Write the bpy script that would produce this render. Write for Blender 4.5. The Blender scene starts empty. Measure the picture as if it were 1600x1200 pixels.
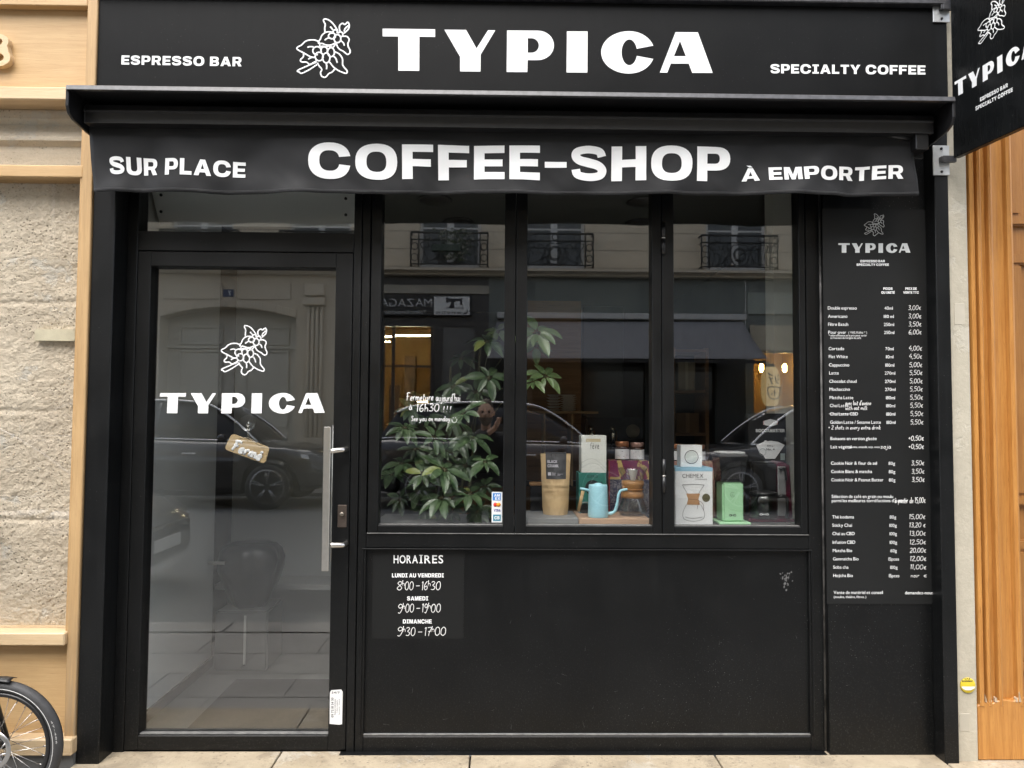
import bpy, bmesh, math, random
from mathutils import Vector, Matrix, noise, geometry

sc = bpy.context.scene
COL = sc.collection
rad = math.radians

# ------------------------------------------------------------------ camera
F_PX = 1150.0
CAM = Vector((0.0, -3.2, 1.49))
YAW, PITCH, ROLL = rad(0.888), rad(2.507), rad(0.374)
_f = Vector((math.sin(YAW)*math.cos(PITCH), math.cos(YAW)*math.cos(PITCH), math.sin(PITCH)))
_r = Vector((math.cos(YAW), -math.sin(YAW), 0))
_u = _r.cross(_f)
AX = math.cos(ROLL)*_r + math.sin(ROLL)*_u
AY = -math.sin(ROLL)*_r + math.cos(ROLL)*_u
camd = bpy.data.cameras.new('camera')
cam = bpy.data.objects.new('camera', camd)
COL.objects.link(cam)
cam.matrix_world = Matrix.Translation(CAM) @ Matrix((AX, AY, -_f)).transposed().to_4x4()
camd.sensor_width = 36
camd.lens = 36*F_PX/1600
camd.clip_start = 0.02
camd.clip_end = 400
sc.camera = cam

# ------------------------------------------------------------------ light
w = bpy.data.worlds.new('World'); sc.world = w; w.use_nodes = True
nt = w.node_tree
SUN_EL, SUN_AZ = rad(58), rad(200)     # azimuth clockwise from +Y
sky = nt.nodes.new('ShaderNodeTexSky'); sky.sky_type = 'NISHITA'; sky.sun_disc = False
sky.sun_elevation = SUN_EL; sky.sun_rotation = SUN_AZ
sky.air_density = 1.0; sky.dust_density = 3.0
hs = nt.nodes.new('ShaderNodeHueSaturation'); hs.inputs['Saturation'].default_value = 0.42
nt.links.new(sky.outputs[0], hs.inputs['Color'])
nt.links.new(hs.outputs[0], nt.nodes['Background'].inputs[0])
nt.nodes['Background'].inputs[1].default_value = 0.15
sl = bpy.data.lights.new('sun', 'SUN'); so = bpy.data.objects.new('sun', sl); COL.objects.link(so)
sl.energy = .7; sl.angle = rad(50); sl.color = (1, .965, .91)
sd = Vector((math.sin(SUN_AZ)*math.cos(SUN_EL), math.cos(SUN_AZ)*math.cos(SUN_EL), math.sin(SUN_EL)))
so.rotation_euler = sd.to_track_quat('Z', 'Y').to_euler()
so.location = (0, -6, 14)
sc.view_settings.view_transform = 'Standard'; sc.view_settings.look = 'None'
sc.view_settings.gamma = 1; sc.view_settings.exposure = 1.85
cy = sc.cycles
cy.max_bounces = 10; cy.diffuse_bounces = 4; cy.glossy_bounces = 5; cy.transmission_bounces = 6
cy.transparent_max_bounces = 24; cy.use_denoising = True
cy.caustics_reflective = False; cy.caustics_refractive = False

# ------------------------------------------------------------------ unprojection of the survey points
def ray(px, py):
    return (AX*((px-800)/F_PX) - AY*((py-600)/F_PX) + _f)
def P(px, py, Y):
    d = ray(px, py); t = (Y-CAM.y)/d.y
    return CAM + d*t
def PX(px, Y, py=600): return P(px, py, Y).x
def PZ(py, Y, px=800): return P(px, py, Y).z
YG = 0.15                      # plane of the glass
def R(px, py, Y):              # point across the street whose mirror image is seen there
    p = P(px, py, 2*YG-Y); return Vector((p.x, Y, p.z))
def RX(px, Y, py=600): return R(px, py, Y).x
def RZ(py, Y, px=800): return R(px, py, Y).z

# ------------------------------------------------------------------ mesh building
class MB:
    def __init__(s): s.v = []; s.f = []; s.m = []; s.mi = 0; s.sm = []
    def add(s, vs, fs, smooth=False):
        o = len(s.v); s.v += [tuple(v) for v in vs]
        for f in fs: s.f.append(tuple(i+o for i in f)); s.m.append(s.mi); s.sm.append(smooth)
        return s
    def box(s, x0, x1, y0, y1, z0, z1, rot=None):
        x0, x1 = min(x0, x1), max(x0, x1); y0, y1 = min(y0, y1), max(y0, y1); z0, z1 = min(z0, z1), max(z0, z1)
        vs = [Vector(p) for p in ((x0,y0,z0),(x1,y0,z0),(x1,y1,z0),(x0,y1,z0),(x0,y0,z1),(x1,y0,z1),(x1,y1,z1),(x0,y1,z1))]
        if rot: vs = [rot @ v for v in vs]
        return s.add(vs, [(0,3,2,1),(4,5,6,7),(0,1,5,4),(1,2,6,5),(2,3,7,6),(3,0,4,7)])
    def quad(s, a, b, c, d): return s.add([a,b,c,d], [(0,1,2,3)])
    def prism(s, pts, d):                    # planar polygon swept by vector d
        n = len(pts); d = Vector(d); pts = [Vector(p) for p in pts]
        vs = pts + [p+d for p in pts]
        return s.add(vs, [tuple(range(n)), tuple(range(2*n-1, n-1, -1))] + [(i, i+n, (i+1) % n+n, (i+1) % n) for i in range(n)])
    def lathe(s, prof, c, n=28, axis='z', smooth=True, caps=True):
        vs = []; fs = []; c = Vector(c)
        for r, h in prof:
            for k in range(n):
                a = 2*math.pi*k/n; x, y = r*math.cos(a), r*math.sin(a)
                vs.append(c + (Vector((x,y,h)) if axis == 'z' else Vector((x,h,y)) if axis == 'y' else Vector((h,x,y))))
        for i in range(len(prof)-1):
            for k in range(n):
                fs.append((i*n+k, i*n+(k+1) % n, (i+1)*n+(k+1) % n, (i+1)*n+k))
        s.add(vs, fs, smooth)
        if caps:
            o = len(s.v)-len(vs)
            for i in (0, len(prof)-1):
                if prof[i][0] > 1e-5:
                    s.f.append(tuple(o+i*n+k for k in range(n))); s.m.append(s.mi); s.sm.append(False)
        return s
    def tube(s, pts, r, n=8, closed=False, flat=None, smooth=True, caps=True):
        # flat=(axis vector, factor): squash the section along that axis
        pts = [Vector(p) for p in pts]; m = len(pts)
        if m < 2: return s
        rr = r if hasattr(r, '__len__') else [r]*m
        vs = []; fs = []; prev = None
        for i in range(m):
            a = pts[i-1] if (i or closed) else pts[i]; b = pts[(i+1) % m] if (i < m-1 or closed) else pts[i]
            t = (b-a); t = t.normalized() if t.length > 1e-9 else Vector((0,0,1))
            if flat: up = Vector(flat[0])
            else:
                up = prev if prev else (Vector((0,0,1)) if abs(t.z) < .9 else Vector((1,0,0)))
            e1 = t.cross(up); e1 = e1.normalized() if e1.length > 1e-6 else t.orthogonal().normalized()
            e2 = e1.cross(t).normalized(); prev = e2
            for k in range(n):
                a2 = 2*math.pi*k/n
                vs.append(pts[i] + e1*(rr[i]*math.cos(a2)) + e2*(rr[i]*math.sin(a2)*(flat[1] if flat else 1)))
        for i in range(m if closed else m-1):
            for k in range(n):
                fs.append((i*n+k, i*n+(k+1) % n, ((i+1) % m)*n+(k+1) % n, ((i+1) % m)*n+k))
        if not closed and caps: fs += [tuple(range(n-1, -1, -1)), tuple((m-1)*n+k for k in range(n))]
        return s.add(vs, fs, smooth)
    def ball(s, c, r, n=12, sc3=(1,1,1)):
        prof = [(max(1e-4, math.sin(math.pi*i/(n//2))), -math.cos(math.pi*i/(n//2))) for i in range(n//2+1)]
        c = Vector(c); vs = []; fs = []
        for rr, h in prof:
            for k in range(n):
                a = 2*math.pi*k/n
                vs.append(c + Vector((rr*math.cos(a)*r*sc3[0], rr*math.sin(a)*r*sc3[1], h*r*sc3[2])))
        for i in range(len(prof)-1):
            for k in range(n): fs.append((i*n+k, i*n+(k+1) % n, (i+1)*n+(k+1) % n, (i+1)*n+k))
        return s.add(vs, fs, True)
    def grid(s, fn, nu, nv, smooth=True):
        vs = [fn(i/nu, j/nv) for j in range(nv+1) for i in range(nu+1)]
        fs = [(j*(nu+1)+i, j*(nu+1)+i+1, (j+1)*(nu+1)+i+1, (j+1)*(nu+1)+i) for j in range(nv) for i in range(nu)]
        return s.add(vs, fs, smooth)
    def build(s, name, mat, parent=None, bevel=0, segs=1, normals=True):
        me = bpy.data.meshes.new(name)
        me.from_pydata(s.v, [], s.f)
        for m in (mat if isinstance(mat, (list, tuple)) else [mat]): me.materials.append(m)
        me.polygons.foreach_set('material_index', s.m); me.polygons.foreach_set('use_smooth', s.sm)
        if normals or bevel:
            bm = bmesh.new(); bm.from_mesh(me)
            if normals: bmesh.ops.recalc_face_normals(bm, faces=bm.faces)
            if bevel:
                es = [e for e in bm.edges if len(e.link_faces) == 2 and e.calc_face_angle(0) > .6]
                bmesh.ops.bevel(bm, geom=es, offset=bevel, segments=segs, affect='EDGES', clamp_overlap=True)
            bm.to_mesh(me); bm.free()
        o = bpy.data.objects.new(name, me); COL.objects.link(o)
        if parent is not None:
            o.parent = parent
            o.matrix_parent_inverse = Matrix.Translation(-parent.location) if parent.type == 'EMPTY' else Matrix()   # parts are written in world coordinates
        return o
def tag(o, label=None, cat=None, group=None, kind=None):
    if label: o['label'] = label
    if cat: o['category'] = cat
    if group: o['group'] = group
    if kind: o['kind'] = kind
    return o
def thing(name, loc, label, cat, group=None):
    o = bpy.data.objects.new(name, None); COL.objects.link(o); o.location = loc; o.empty_display_size = .1
    return tag(o, label, cat, group)
def copy_tree(o, parent=None):
    c = o.copy(); COL.objects.link(c)
    if parent is not None: c.parent = parent
    for ch in list(o.children): copy_tree(ch, c)
    return c
def spline(pts, k=6, closed=False):
    pts = [Vector(p) for p in pts]; n = len(pts); out = []
    if n < 3: return pts
    for i in range(n if closed else n-1):
        g = (lambda j: pts[j % n]) if closed else (lambda j: pts[max(0, min(n-1, j))])
        p0, p1, p2, p3 = g(i-1), g(i), g(i+1), g(i+2)
        for q in range(k):
            t = q/k
            out.append(.5*((2*p1)+(p2-p0)*t+(2*p0-5*p1+4*p2-p3)*t*t+(3*p1-p0-3*p2+p3)*t**3))
    if not closed: out.append(pts[-1])
    return out

# ------------------------------------------------------------------ materials
def mat(name, col=(.5,.5,.5), rough=.5, metal=0, spec=.5, **kw):
    m = bpy.data.materials.new(name); m.use_nodes = True
    b = m.node_tree.nodes['Principled BSDF']
    b.inputs['Base Color'].default_value = (*col, 1); b.inputs['Roughness'].default_value = rough
    b.inputs['Metallic'].default_value = metal; b.inputs['Specular IOR Level'].default_value = spec
    for k, v in kw.items(): b.inputs[k.replace('_', ' ')].default_value = v
    return m
class N:      # small node-graph helper
    def __init__(s, m): s.m = m; s.t = m.node_tree; s.b = s.t.nodes.get('Principled BSDF')
    def n(s, kind, **kw):
        x = s.t.nodes.new('ShaderNode'+kind)
        for k, v in kw.items():
            if k.startswith('_'): setattr(x, k[1:], v)
            else:
                key = int(k[1:]) if k[0] == 'i' and k[1:].isdigit() else k.replace('_', ' ')
                s.set(x.inputs[key], v)
        return x
    def set(s, inp, v):
        if isinstance(v, bpy.types.Node): s.t.links.new(v.outputs[0], inp)
        elif isinstance(v, bpy.types.NodeSocket): s.t.links.new(v, inp)
        else: inp.default_value = v
    def coord(s, scale=(1,1,1), rot=(0,0,0)):
        tc = s.n('TexCoord'); mp = s.n('Mapping'); s.t.links.new(tc.outputs['Object'], mp.inputs[0])
        mp.inputs['Scale'].default_value = scale; mp.inputs['Rotation'].default_value = rot
        return mp
    def noise(s, vec, scale, detail=4, rough=.55, dist=0):
        return s.n('TexNoise', Vector=vec, Scale=scale, Detail=detail, Roughness=rough, Distortion=dist)
    def ramp(s, fac, stops):
        r = s.n('ValToRGB'); s.set(r.inputs[0], fac)
        el = r.color_ramp.elements
        while len(el) < len(stops): el.new(.5)
        for e, (p, c) in zip(el, stops):
            e.position = p; e.color = (c, c, c, 1) if not hasattr(c, '__len__') else (*c, 1)
        return r
    def mix(s, fac, a, b, blend='MIX'):
        x = s.n('MixRGB', _blend_type=blend); s.set(x.inputs[0], fac)
        for i, v in ((1, a), (2, b)):
            s.set(x.inputs[i], (*v, 1) if isinstance(v, tuple) and len(v) == 3 else v)
        return x
    def math(s, op, a, b=0.0):
        x = s.n('Math', _operation=op); s.set(x.inputs[0], a); s.set(x.inputs[1], b); return x
    def bump(s, h, strength=.3, dist=.01, normal=None):
        x = s.n('Bump', Height=h, Strength=strength, Distance=dist)
        if normal: s.set(x.inputs['Normal'], normal)
        s.t.links.new(x.outputs[0], s.b.inputs['Normal']); return x
    def col(s, c): s.set(s.b.inputs['Base Color'], c)
    def rough(s, c): s.set(s.b.inputs['Roughness'], c)

def black_paint(name, base=.011, rough=.36, specks=.62, bump=.05, dust=.0, spec=.28):
    m = mat(name, (base,)*3, rough, spec=spec); g = N(m); c = g.coord()
    fine = g.noise(c, 420, 2); big = g.noise(c, 3.2, 5, .6)
    sp = g.noise(c, 190, 1, .4); dens = g.noise(c, 2.3, 3)
    s1 = g.ramp(sp, [(specks+.115, 0), (specks+.14, 1)])
    s2 = g.ramp(dens, [(.42, 0), (.7, 1)])
    k = g.math('MULTIPLY', s1, s2)
    tone = g.mix(g.ramp(big, [(.3, 0), (.75, 1)]), (base*.7, base*.78, base*.84), (base*1.4, base*1.52, base*1.6))
    # splashed street dirt, thicker close to the pavement
    tc = g.n('TexCoord'); sx = g.n('SeparateXYZ'); g.t.links.new(tc.outputs['Object'], sx.inputs[0])
    low = g.n('MapRange', Value=sx.outputs[2]); low.inputs[1].default_value = .75; low.inputs[2].default_value = 0; low.inputs[3].default_value = 0; low.inputs[4].default_value = 1
    sp2 = g.noise(c, 160, 2, .6)
    dd = g.math('MULTIPLY', g.ramp(sp2, [(.56, 0), (.7, 1)]), g.math('MULTIPLY', low, dust))
    tone2 = g.mix(dd, tone, (.13, .125, .115))
    g.col(g.mix(g.math('MULTIPLY', k, .5), tone2, (.32, .32, .31)))
    cs_ = g.coord((34,34,1.1)); stk = g.noise(cs_, 1.6, 4, .65)
    g.rough(g.math('ADD', g.ramp(big, [(.2, rough-.07), (.8, rough+.1)]), g.math('MULTIPLY', g.ramp(stk, [(.45, 0), (.7, 1)]), .10)))
    b1 = g.bump(fine, bump, .002); b2 = g.bump(g.noise(c, 14, 3), .04, .01, b1)
    return m
def wood(name, ca, cb, axis='x', scale=1.0, rough=.5, dark=(.2,.12,.05), weather=0.0):
    m = mat(name, ca, rough); g = N(m)
    st = {'x': (1.2, 26, 26), 'z': (26, 26, 1.2), 'y': (26, 1.2, 26)}[axis]
    c = g.coord(tuple(v*scale for v in st)); c1 = g.coord((1,1,1))
    n1 = g.noise(c, 2.2, 6, .62, .4); n2 = g.noise(c, 9, 4, .7); n3 = g.noise(c1, 3, 3)
    a = g.mix(g.ramp(n1, [(.32, 0), (.68, 1)]), ca, cb)
    b = g.mix(g.math('MULTIPLY', g.ramp(n2, [(.56, 0), (.72, 1)]), .55), a, dark)
    b = g.mix(g.math('MULTIPLY', g.ramp(n3, [(.45, 0), (.8, 1)]), .3), b, tuple(v*.7 for v in ca))
    if weather:
        tc = g.n('TexCoord'); sx = g.n('SeparateXYZ'); g.t.links.new(tc.outputs['Object'], sx.inputs[0])
        low = g.n('MapRange', Value=sx.outputs[2]); low.inputs[1].default_value = .9; low.inputs[2].default_value = .05
        low.inputs[3].default_value = 0; low.inputs[4].default_value = weather
        n4 = g.noise(c, 4, 5, .7)
        b = g.mix(g.math('MULTIPLY', low, g.ramp(n4, [(.35, 0), (.6, 1)])), b, (.22, .185, .14))
    g.col(b); g.bump(n2, .25, .004); return m
def stone(name, ca, cb, bump=.5, pits=.0, chips=.0, joints=None, scale=1):
    m = mat(name, ca, .85, spec=.25); g = N(m); c = g.coord()
    n1 = g.noise(c, 3*scale, 6, .65); n2 = g.noise(c, 45*scale, 5, .7); n3 = g.noise(c, 9*scale, 4, .6)
    col = g.mix(g.ramp(n1, [(.3, 0), (.7, 1)]), ca, cb)
    col = g.mix(g.math('MULTIPLY', g.ramp(n2, [(.35, 0), (.75, 1)]), .45), col, tuple(v*.68 for v in ca))
    h = g.math('ADD', g.math('MULTIPLY', n2, .55), g.math('MULTIPLY', n3, .6))
    if pits:
        v = g.n('TexVoronoi', Vector=c, Scale=38*scale); v2 = g.noise(c, 4*scale, 3)
        pm = g.math('MULTIPLY', g.ramp(v, [(.16, 1), (.3, 0)]), g.ramp(v2, [(.44, 0), (.6, 1)]))
        h = g.math('SUBTRACT', h, g.math('MULTIPLY', pm, .9)); col = g.mix(g.math('MULTIPLY', pm, pits), col, tuple(v*.3 for v in ca))
    if chips:
        n4 = g.noise(c, 2.6*scale, 7, .72, .3)
        cm = g.ramp(n4, [(.575, 0), (.62, 1)]); col = g.mix(g.math('MULTIPLY', cm, chips), col, (.55, .535, .48)); h = g.math('SUBTRACT', h, g.math('MULTIPLY', cm, .5))
    if joints:      # (course height, offset)
        tc = g.n('TexCoord'); sx = g.n('SeparateXYZ'); g.t.links.new(tc.outputs['Object'], sx.inputs[0])
        q = g.math('FRACT', g.math('DIVIDE', g.math('SUBTRACT', sx.outputs[2], joints[1]), joints[0]))
        jm = g.ramp(q, [(.0, 1), (.07, 0)])
        col = g.mix(jm, col, tuple(v*.3 for v in ca)); h = g.math('SUBTRACT', h, g.math('MULTIPLY', jm, 2))
    g.col(col); g.bump(h, bump, .02); return m
def glass(name, f0=.085, tint=(.97,.985,.975)):
    m = bpy.data.materials.new(name); m.use_nodes = True; g = N(m); t = m.node_tree
    t.nodes.remove(g.b); out = t.nodes['Material Output']
    lw = g.n('LayerWeight'); lw.inputs[0].default_value = .5
    p5 = g.math('POWER', lw.outputs[1], 5.0)
    f = g.math('ADD', g.math('MULTIPLY', p5, 1-f0), f0)
    tr = g.n('BsdfTransparent', Color=(*tint, 1)); gl = g.n('BsdfGlossy', Roughness=0.0)
    mx = g.n('MixShader'); g.set(mx.inputs[0], f)
    t.links.new(tr.outputs[0], mx.inputs[1]); t.links.new(gl.outputs[0], mx.inputs[2]); t.links.new(mx.outputs[0], out.inputs[0])
    return m
def noisy(name, ca, cb, scale=8, rough=.6, bump=.1, bscale=60, **kw):
    m = mat(name, ca, rough, **kw); g = N(m); c = g.coord()
    g.col(g.mix(g.ramp(g.noise(c, scale, 5), [(.3, 0), (.7, 1)]), ca, cb))
    if bump: g.bump(g.noise(c, bscale, 4), bump, .004)
    return m
def emit(name, col, s):
    m = mat(name, col, .5); b = m.node_tree.nodes['Principled BSDF']
    b.inputs['Emission Color'].default_value = (*col, 1); b.inputs['Emission Strength'].default_value = s; return m

M = {}
M['black'] = black_paint('black_paint', .005, .36, .62, .05, .2)
M['fascia'] = black_paint('fascia_paint', .0045, .45, .63, .14, 0, .13)
M['panel'] = black_paint('panel_paint', .004, .33, .61, .06, .15)
M['frame'] = black_paint('frame_paint', .004, .38, .64, .05, .15)
M['hood'] = noisy('powder_coat', (.008,.008,.009), (.014,.014,.015), 30, .34, .03, 300)
M['lip'] = noisy('grey_powder_coat', (.03,.03,.033), (.07,.07,.075), 40, .3, .05, 200)  # lighter, more uneven grey than the cassette coat
M['ledge'] = noisy('skylit_dusty_ledge', (.10,.10,.098), (.19,.19,.18), 25, .7, .1)  # pale grey: ledge dust, with sky light painted into the colour
M['white'] = noisy('white_vinyl', (.78,.79,.79), (.84,.85,.85), 12, .45, 0)
M['whitecloth'] = noisy('white_print', (.84,.85,.85), (.90,.91,.91), 7, .7, .05, 300)
M['dimwhite'] = mat('faded_white_print', (.62,.64,.64), .5)
M['chalk'] = mat('white_paint_marker', (.74,.74,.73), .6)
M['steel'] = noisy('brushed_steel', (.62,.6,.56), (.7,.68,.64), 40, .32, .1, 300, metal=1)
M['galv'] = noisy('galvanised_steel', (.5,.52,.53), (.64,.65,.65), 18, .45, .1, 120, metal=.75)
M['bronze'] = mat('bronze_plate', (.12,.095,.08), .4, metal=.7)
M['darkmetal'] = mat('dark_metal', (.03,.03,.032), .35, metal=.6)
M['pane'] = glass('window_glass', .115, (.985,.99,.985))
M['pane2'] = glass('shop_glass', .05, (.995,.99,.985))
M['clear'] = glass('clear_glass', .07, (.95,.96,.96))
M['smoke'] = glass('smoked_plastic', .07, (.42,.40,.40))
M['oak'] = wood('pale_oak', (.55,.37,.185), (.46,.295,.135), 'x', 1, .45, (.36,.22,.095))
M['oakz'] = wood('pale_oak_upright', (.50,.33,.16), (.39,.245,.11), 'z', 1, .45, (.27,.155,.07), .6)
M['oaklight'] = wood('oak_sill', (.66,.50,.31), (.58,.42,.24), 'x', 1, .45, (.4,.27,.13))
M['pine'] = wood('varnished_pine', (.52,.25,.065), (.37,.155,.034), 'z', 1.5, .33, (.17,.06,.012))
M['pinedark'] = wood('varnished_door_leaf', (.37,.175,.048), (.27,.115,.03), 'z', 1.5, .3, (.16,.06,.015))
M['stone'] = stone('rough_limestone', (.64,.57,.45), (.53,.46,.355), .5, .75, .7, None, 1.7)
M['pier'] = stone('painted_limestone', (.50,.46,.37), (.40,.365,.29), .25, 0, .25)
M['opp'] = stone('cut_limestone', (.70,.61,.47), (.62,.53,.40), .15, 0, 0, (.375, 4.62))
M['opp_plain'] = stone('cut_limestone_plain', (.64,.56,.44), (.57,.49,.38), .15)
M['slab'] = stone('pavement_slab', (.30,.29,.27), (.24,.23,.215), .25)
M['sand'] = stone('threshold_sandstone', (.45,.38,.275), (.33,.27,.185), .3, .5, .3)
_g = N(M['sand']); _c = _g.coord(); _src = _g.b.inputs['Base Color'].links[0].from_socket
_st = _g.ramp(_g.noise(_c, 6, 6, .7, .6), [(.5, 0), (.66, 1)]); _sp = _g.ramp(_g.noise(_c, 55, 2, .5), [(.68, 0), (.74, 1)])
_g.col(_g.mix(_g.math('MULTIPLY', _sp, .7), _g.mix(_g.math('MULTIPLY', _st, .55), _src, (.20,.165,.12)), (.10,.085,.065)))
M['asphalt'] = stone('asphalt', (.21,.213,.205), (.175,.178,.172), .5, 0, 0, None, 3)
M['kerb'] = stone('granite_kerb', (.42,.41,.39), (.35,.34,.32), .2)
M['iron'] = mat('black_iron', (.015,.015,.016), .5)
M['inwall'] = noisy('interior_white_wall', (.78,.8,.77), (.72,.74,.71), 2, .7, .03)
M['indark'] = noisy('interior_dark_wall', (.075,.065,.055), (.11,.095,.08), 3, .7, .05)
M['inwood'] = wood('interior_brown_wood', (.36,.20,.09), (.27,.145,.06), 'x', 1, .5, (.05,.025,.01))
M['infloor'] = noisy('interior_floor', (.16,.16,.15), (.12,.12,.115), 6, .45, .05)
M['ceil'] = mat('interior_ceiling', (.16,.165,.15), .8)
M['greypanel'] = noisy('grey_board', (.88,.9,.87), (.85,.87,.84), 5, .5, 0)

# ------------------------------------------------------------------ glyphs
def ellip(cx, cy_, rx, ry, a0, a1, n, e=2.0):
    out = []
    for i in range(n+1):
        a = rad(a0+(a1-a0)*i/n); c, s_ = math.cos(a), math.sin(a)
        out.append((cx+rx*math.copysign(abs(c)**(2/e), c), cy_+ry*math.copysign(abs(s_)**(2/e), s_)))
    return out
def ribbon(cl, wid):
    L = []; Rr = []; n = len(cl)
    for i in range(n):
        a = Vector(cl[max(0, i-1)]); b = Vector(cl[min(n-1, i+1)]); t = (b-a).normalized(); nn = Vector((-t.y, t.x))
        wv = wid(i/(n-1)) if callable(wid) else wid
        p = Vector(cl[i]); L.append(tuple(p+nn*wv/2)); Rr.append(tuple(p-nn*wv/2))
    return L+Rr[::-1]
ST, BR = .27, .215
def _s():
    k = spline([(.80,.70,0),(.74,.84,0),(.56,.895,0),(.36,.895,0),(.165,.83,0),(.135,.70,0),(.23,.585,0),(.46,.515,0),(.69,.445,0),(.805,.32,0),(.755,.165,0),(.56,.105,0),(.34,.105,0),(.17,.165,0),(.125,.315,0)], 5)
    return [ribbon([(p.x,p.y) for p in k], lambda t: .22+.045*math.exp(-((t-.5)/.12)**2))]
G = {
 'E': [[(0,0),(.78,0),(.78,BR),(ST,BR),(ST,.39),(.73,.39),(.73,.6),(ST,.6),(ST,1-BR),(.78,1-BR),(.78,1),(0,1)]],
 'F': [[(0,0),(ST,0),(ST,.37),(.73,.37),(.73,.58),(ST,.58),(ST,1-BR),(.79,1-BR),(.79,1),(0,1)]],
 'L': [[(0,0),(.72,0),(.72,BR),(ST,BR),(ST,1),(0,1)]],
 'T': [[(.28,0),(.55,0),(.55,1-BR),(.83,1-BR),(.83,1),(0,1),(0,1-BR),(.28,1-BR)]],
 'H': [[(0,0),(ST,0),(ST,.39),(.61,.39),(.61,0),(.88,0),(.88,1),(.61,1),(.61,.61),(ST,.61),(ST,1),(0,1)]],
 'I': [[(0,0),(.63,0),(.63,.19),(.45,.19),(.45,.81),(.63,.81),(.63,1),(0,1),(0,.81),(.18,.81),(.18,.19),(0,.19)]],
 'A': [[(0,0),(.285,0),(.35,.19),(.69,.19),(.755,0),(1.04,0),(.67,1),(.37,1)], [(.42,.39),(.62,.39),(.52,.72)]],
 'V': [[(.37,0),(.65,0),(1.02,1),(.73,1),(.51,.33),(.29,1),(0,1)]],
 'N': [[(0,0),(ST,0),(ST,.56),(.62,0),(.89,0),(.89,1),(.62,1),(.62,.44),(.27,1),(0,1)]],
 'M': [[(0,0),(.25,0),(.25,.62),(.42,0),(.64,0),(.81,.62),(.81,0),(1.06,0),(1.06,1),(.70,1),(.53,.38),(.36,1),(0,1)]],
 'Y': [[(.36,0),(.63,0),(.63,.37),(.99,1),(.69,1),(.495,.62),(.30,1),(0,1),(.36,.37)]],
 'X': [[(0,0),(.3,0),(.5,.31),(.7,0),(1,0),(.66,.51),(.98,1),(.68,1),(.5,.71),(.32,1),(.02,1),(.34,.51)]],
 'K': [[(0,0),(ST,0),(ST,.30),(.36,.40),(.62,0),(.95,0),(.56,.58),(.93,1),(.58,1),(ST,.62),(ST,1),(0,1)]],
 'P': [[(0,0),(ST,0),(ST,.31),(.5,.31)]+ellip(.5,.655,.36,.345,-90,90,14,2.4)+[(0,1)], [(ST,.51),(.48,.51)]+ellip(.48,.655,.11,.145,-90,90,8,2.3)+[(ST,.80)]],
 'R': [[(0,0),(ST,0),(ST,.33),(.44,.33),(.60,0),(.91,0),(.70,.38)]+ellip(.52,.675,.35,.325,-50,90,12,2.4)+[(0,1)], [(ST,.53),(.50,.53)]+ellip(.50,.665,.105,.135,-90,90,8,2.3)+[(ST,.80)]],
 'B': [[(0,0),(.52,0)]+ellip(.54,.285,.35,.285,-90,52,12,2.4)+ellip(.5,.735,.35,.265,-38,90,12,2.4)+[(0,1)], [(ST,.195),(.52,.195)]+ellip(.52,.29,.105,.095,-90,90,8,2.3)+[(ST,.385)], [(ST,.6),(.49,.6)]+ellip(.49,.70,.1,.1,-90,90,8,2.3)+[(ST,.80)]],
 'D': [[(0,0),(.45,0)]+ellip(.45,.5,.47,.5,-90,90,18,2.5)+[(0,1)], [(ST,.215),(.43,.215)]+ellip(.43,.5,.215,.285,-90,90,14,2.5)+[(ST,.785)]],
 'U': [[(0,1),(0,.40)]+ellip(.45,.40,.45,.42,180,360,18,2.5)+[(.90,1),(.63,1),(.63,.40)]+ellip(.45,.40,.18,.2,360,180,12,2.4)+[(.27,1)]],
 'O': [ellip(.53,.5,.53,.525,0,360,36,2.4)[:-1], ellip(.53,.5,.25,.295,0,360,28,2.5)[:-1]],
 'C': [ellip(.53,.5,.53,.525,12,348,34,2.4)+ellip(.53,.5,.25,.295,344,16,26,2.5)],
 'S': _s(),
 '-': [[(0,.36),(.56,.36),(.56,.53),(0,.53)]],
}
G['\u00c0'] = G['A'] + [[(.28,1.2),(.52,1.2),(.66,1.06),(.45,1.06)]]
G['\u00c9'] = G['E'] + [[(.28,1.06),(.48,1.06),(.7,1.2),(.45,1.2)]]
def _inside(p, poly):
    c = False; x, y = p; j = len(poly)-1
    for i in range(len(poly)):
        xi, yi = poly[i]; xj, yj = poly[j]
        if (yi > y) != (yj > y) and x < (xj-xi)*(y-yi)/(yj-yi)+xi: c = not c
        j = i
    return c
def fill(conts):
    pts = []; edges = []
    for c in conts:
        o = len(pts); n = len(c); pts += [Vector(p) for p in c]; edges += [(o+i, o+(i+1) % n) for i in range(n)]
    v, e, f, *_ = geometry.delaunay_2d_cdt(pts, edges, [], 1, 1e-6)
    out = []
    for t in f:
        c = sum((v[i] for i in t), Vector((0,0)))/len(t)
        if sum(_inside(c, k) for k in conts) % 2: out.append(tuple(t))
    return [(p.x, p.y) for p in v], out
_gc = {}
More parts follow.
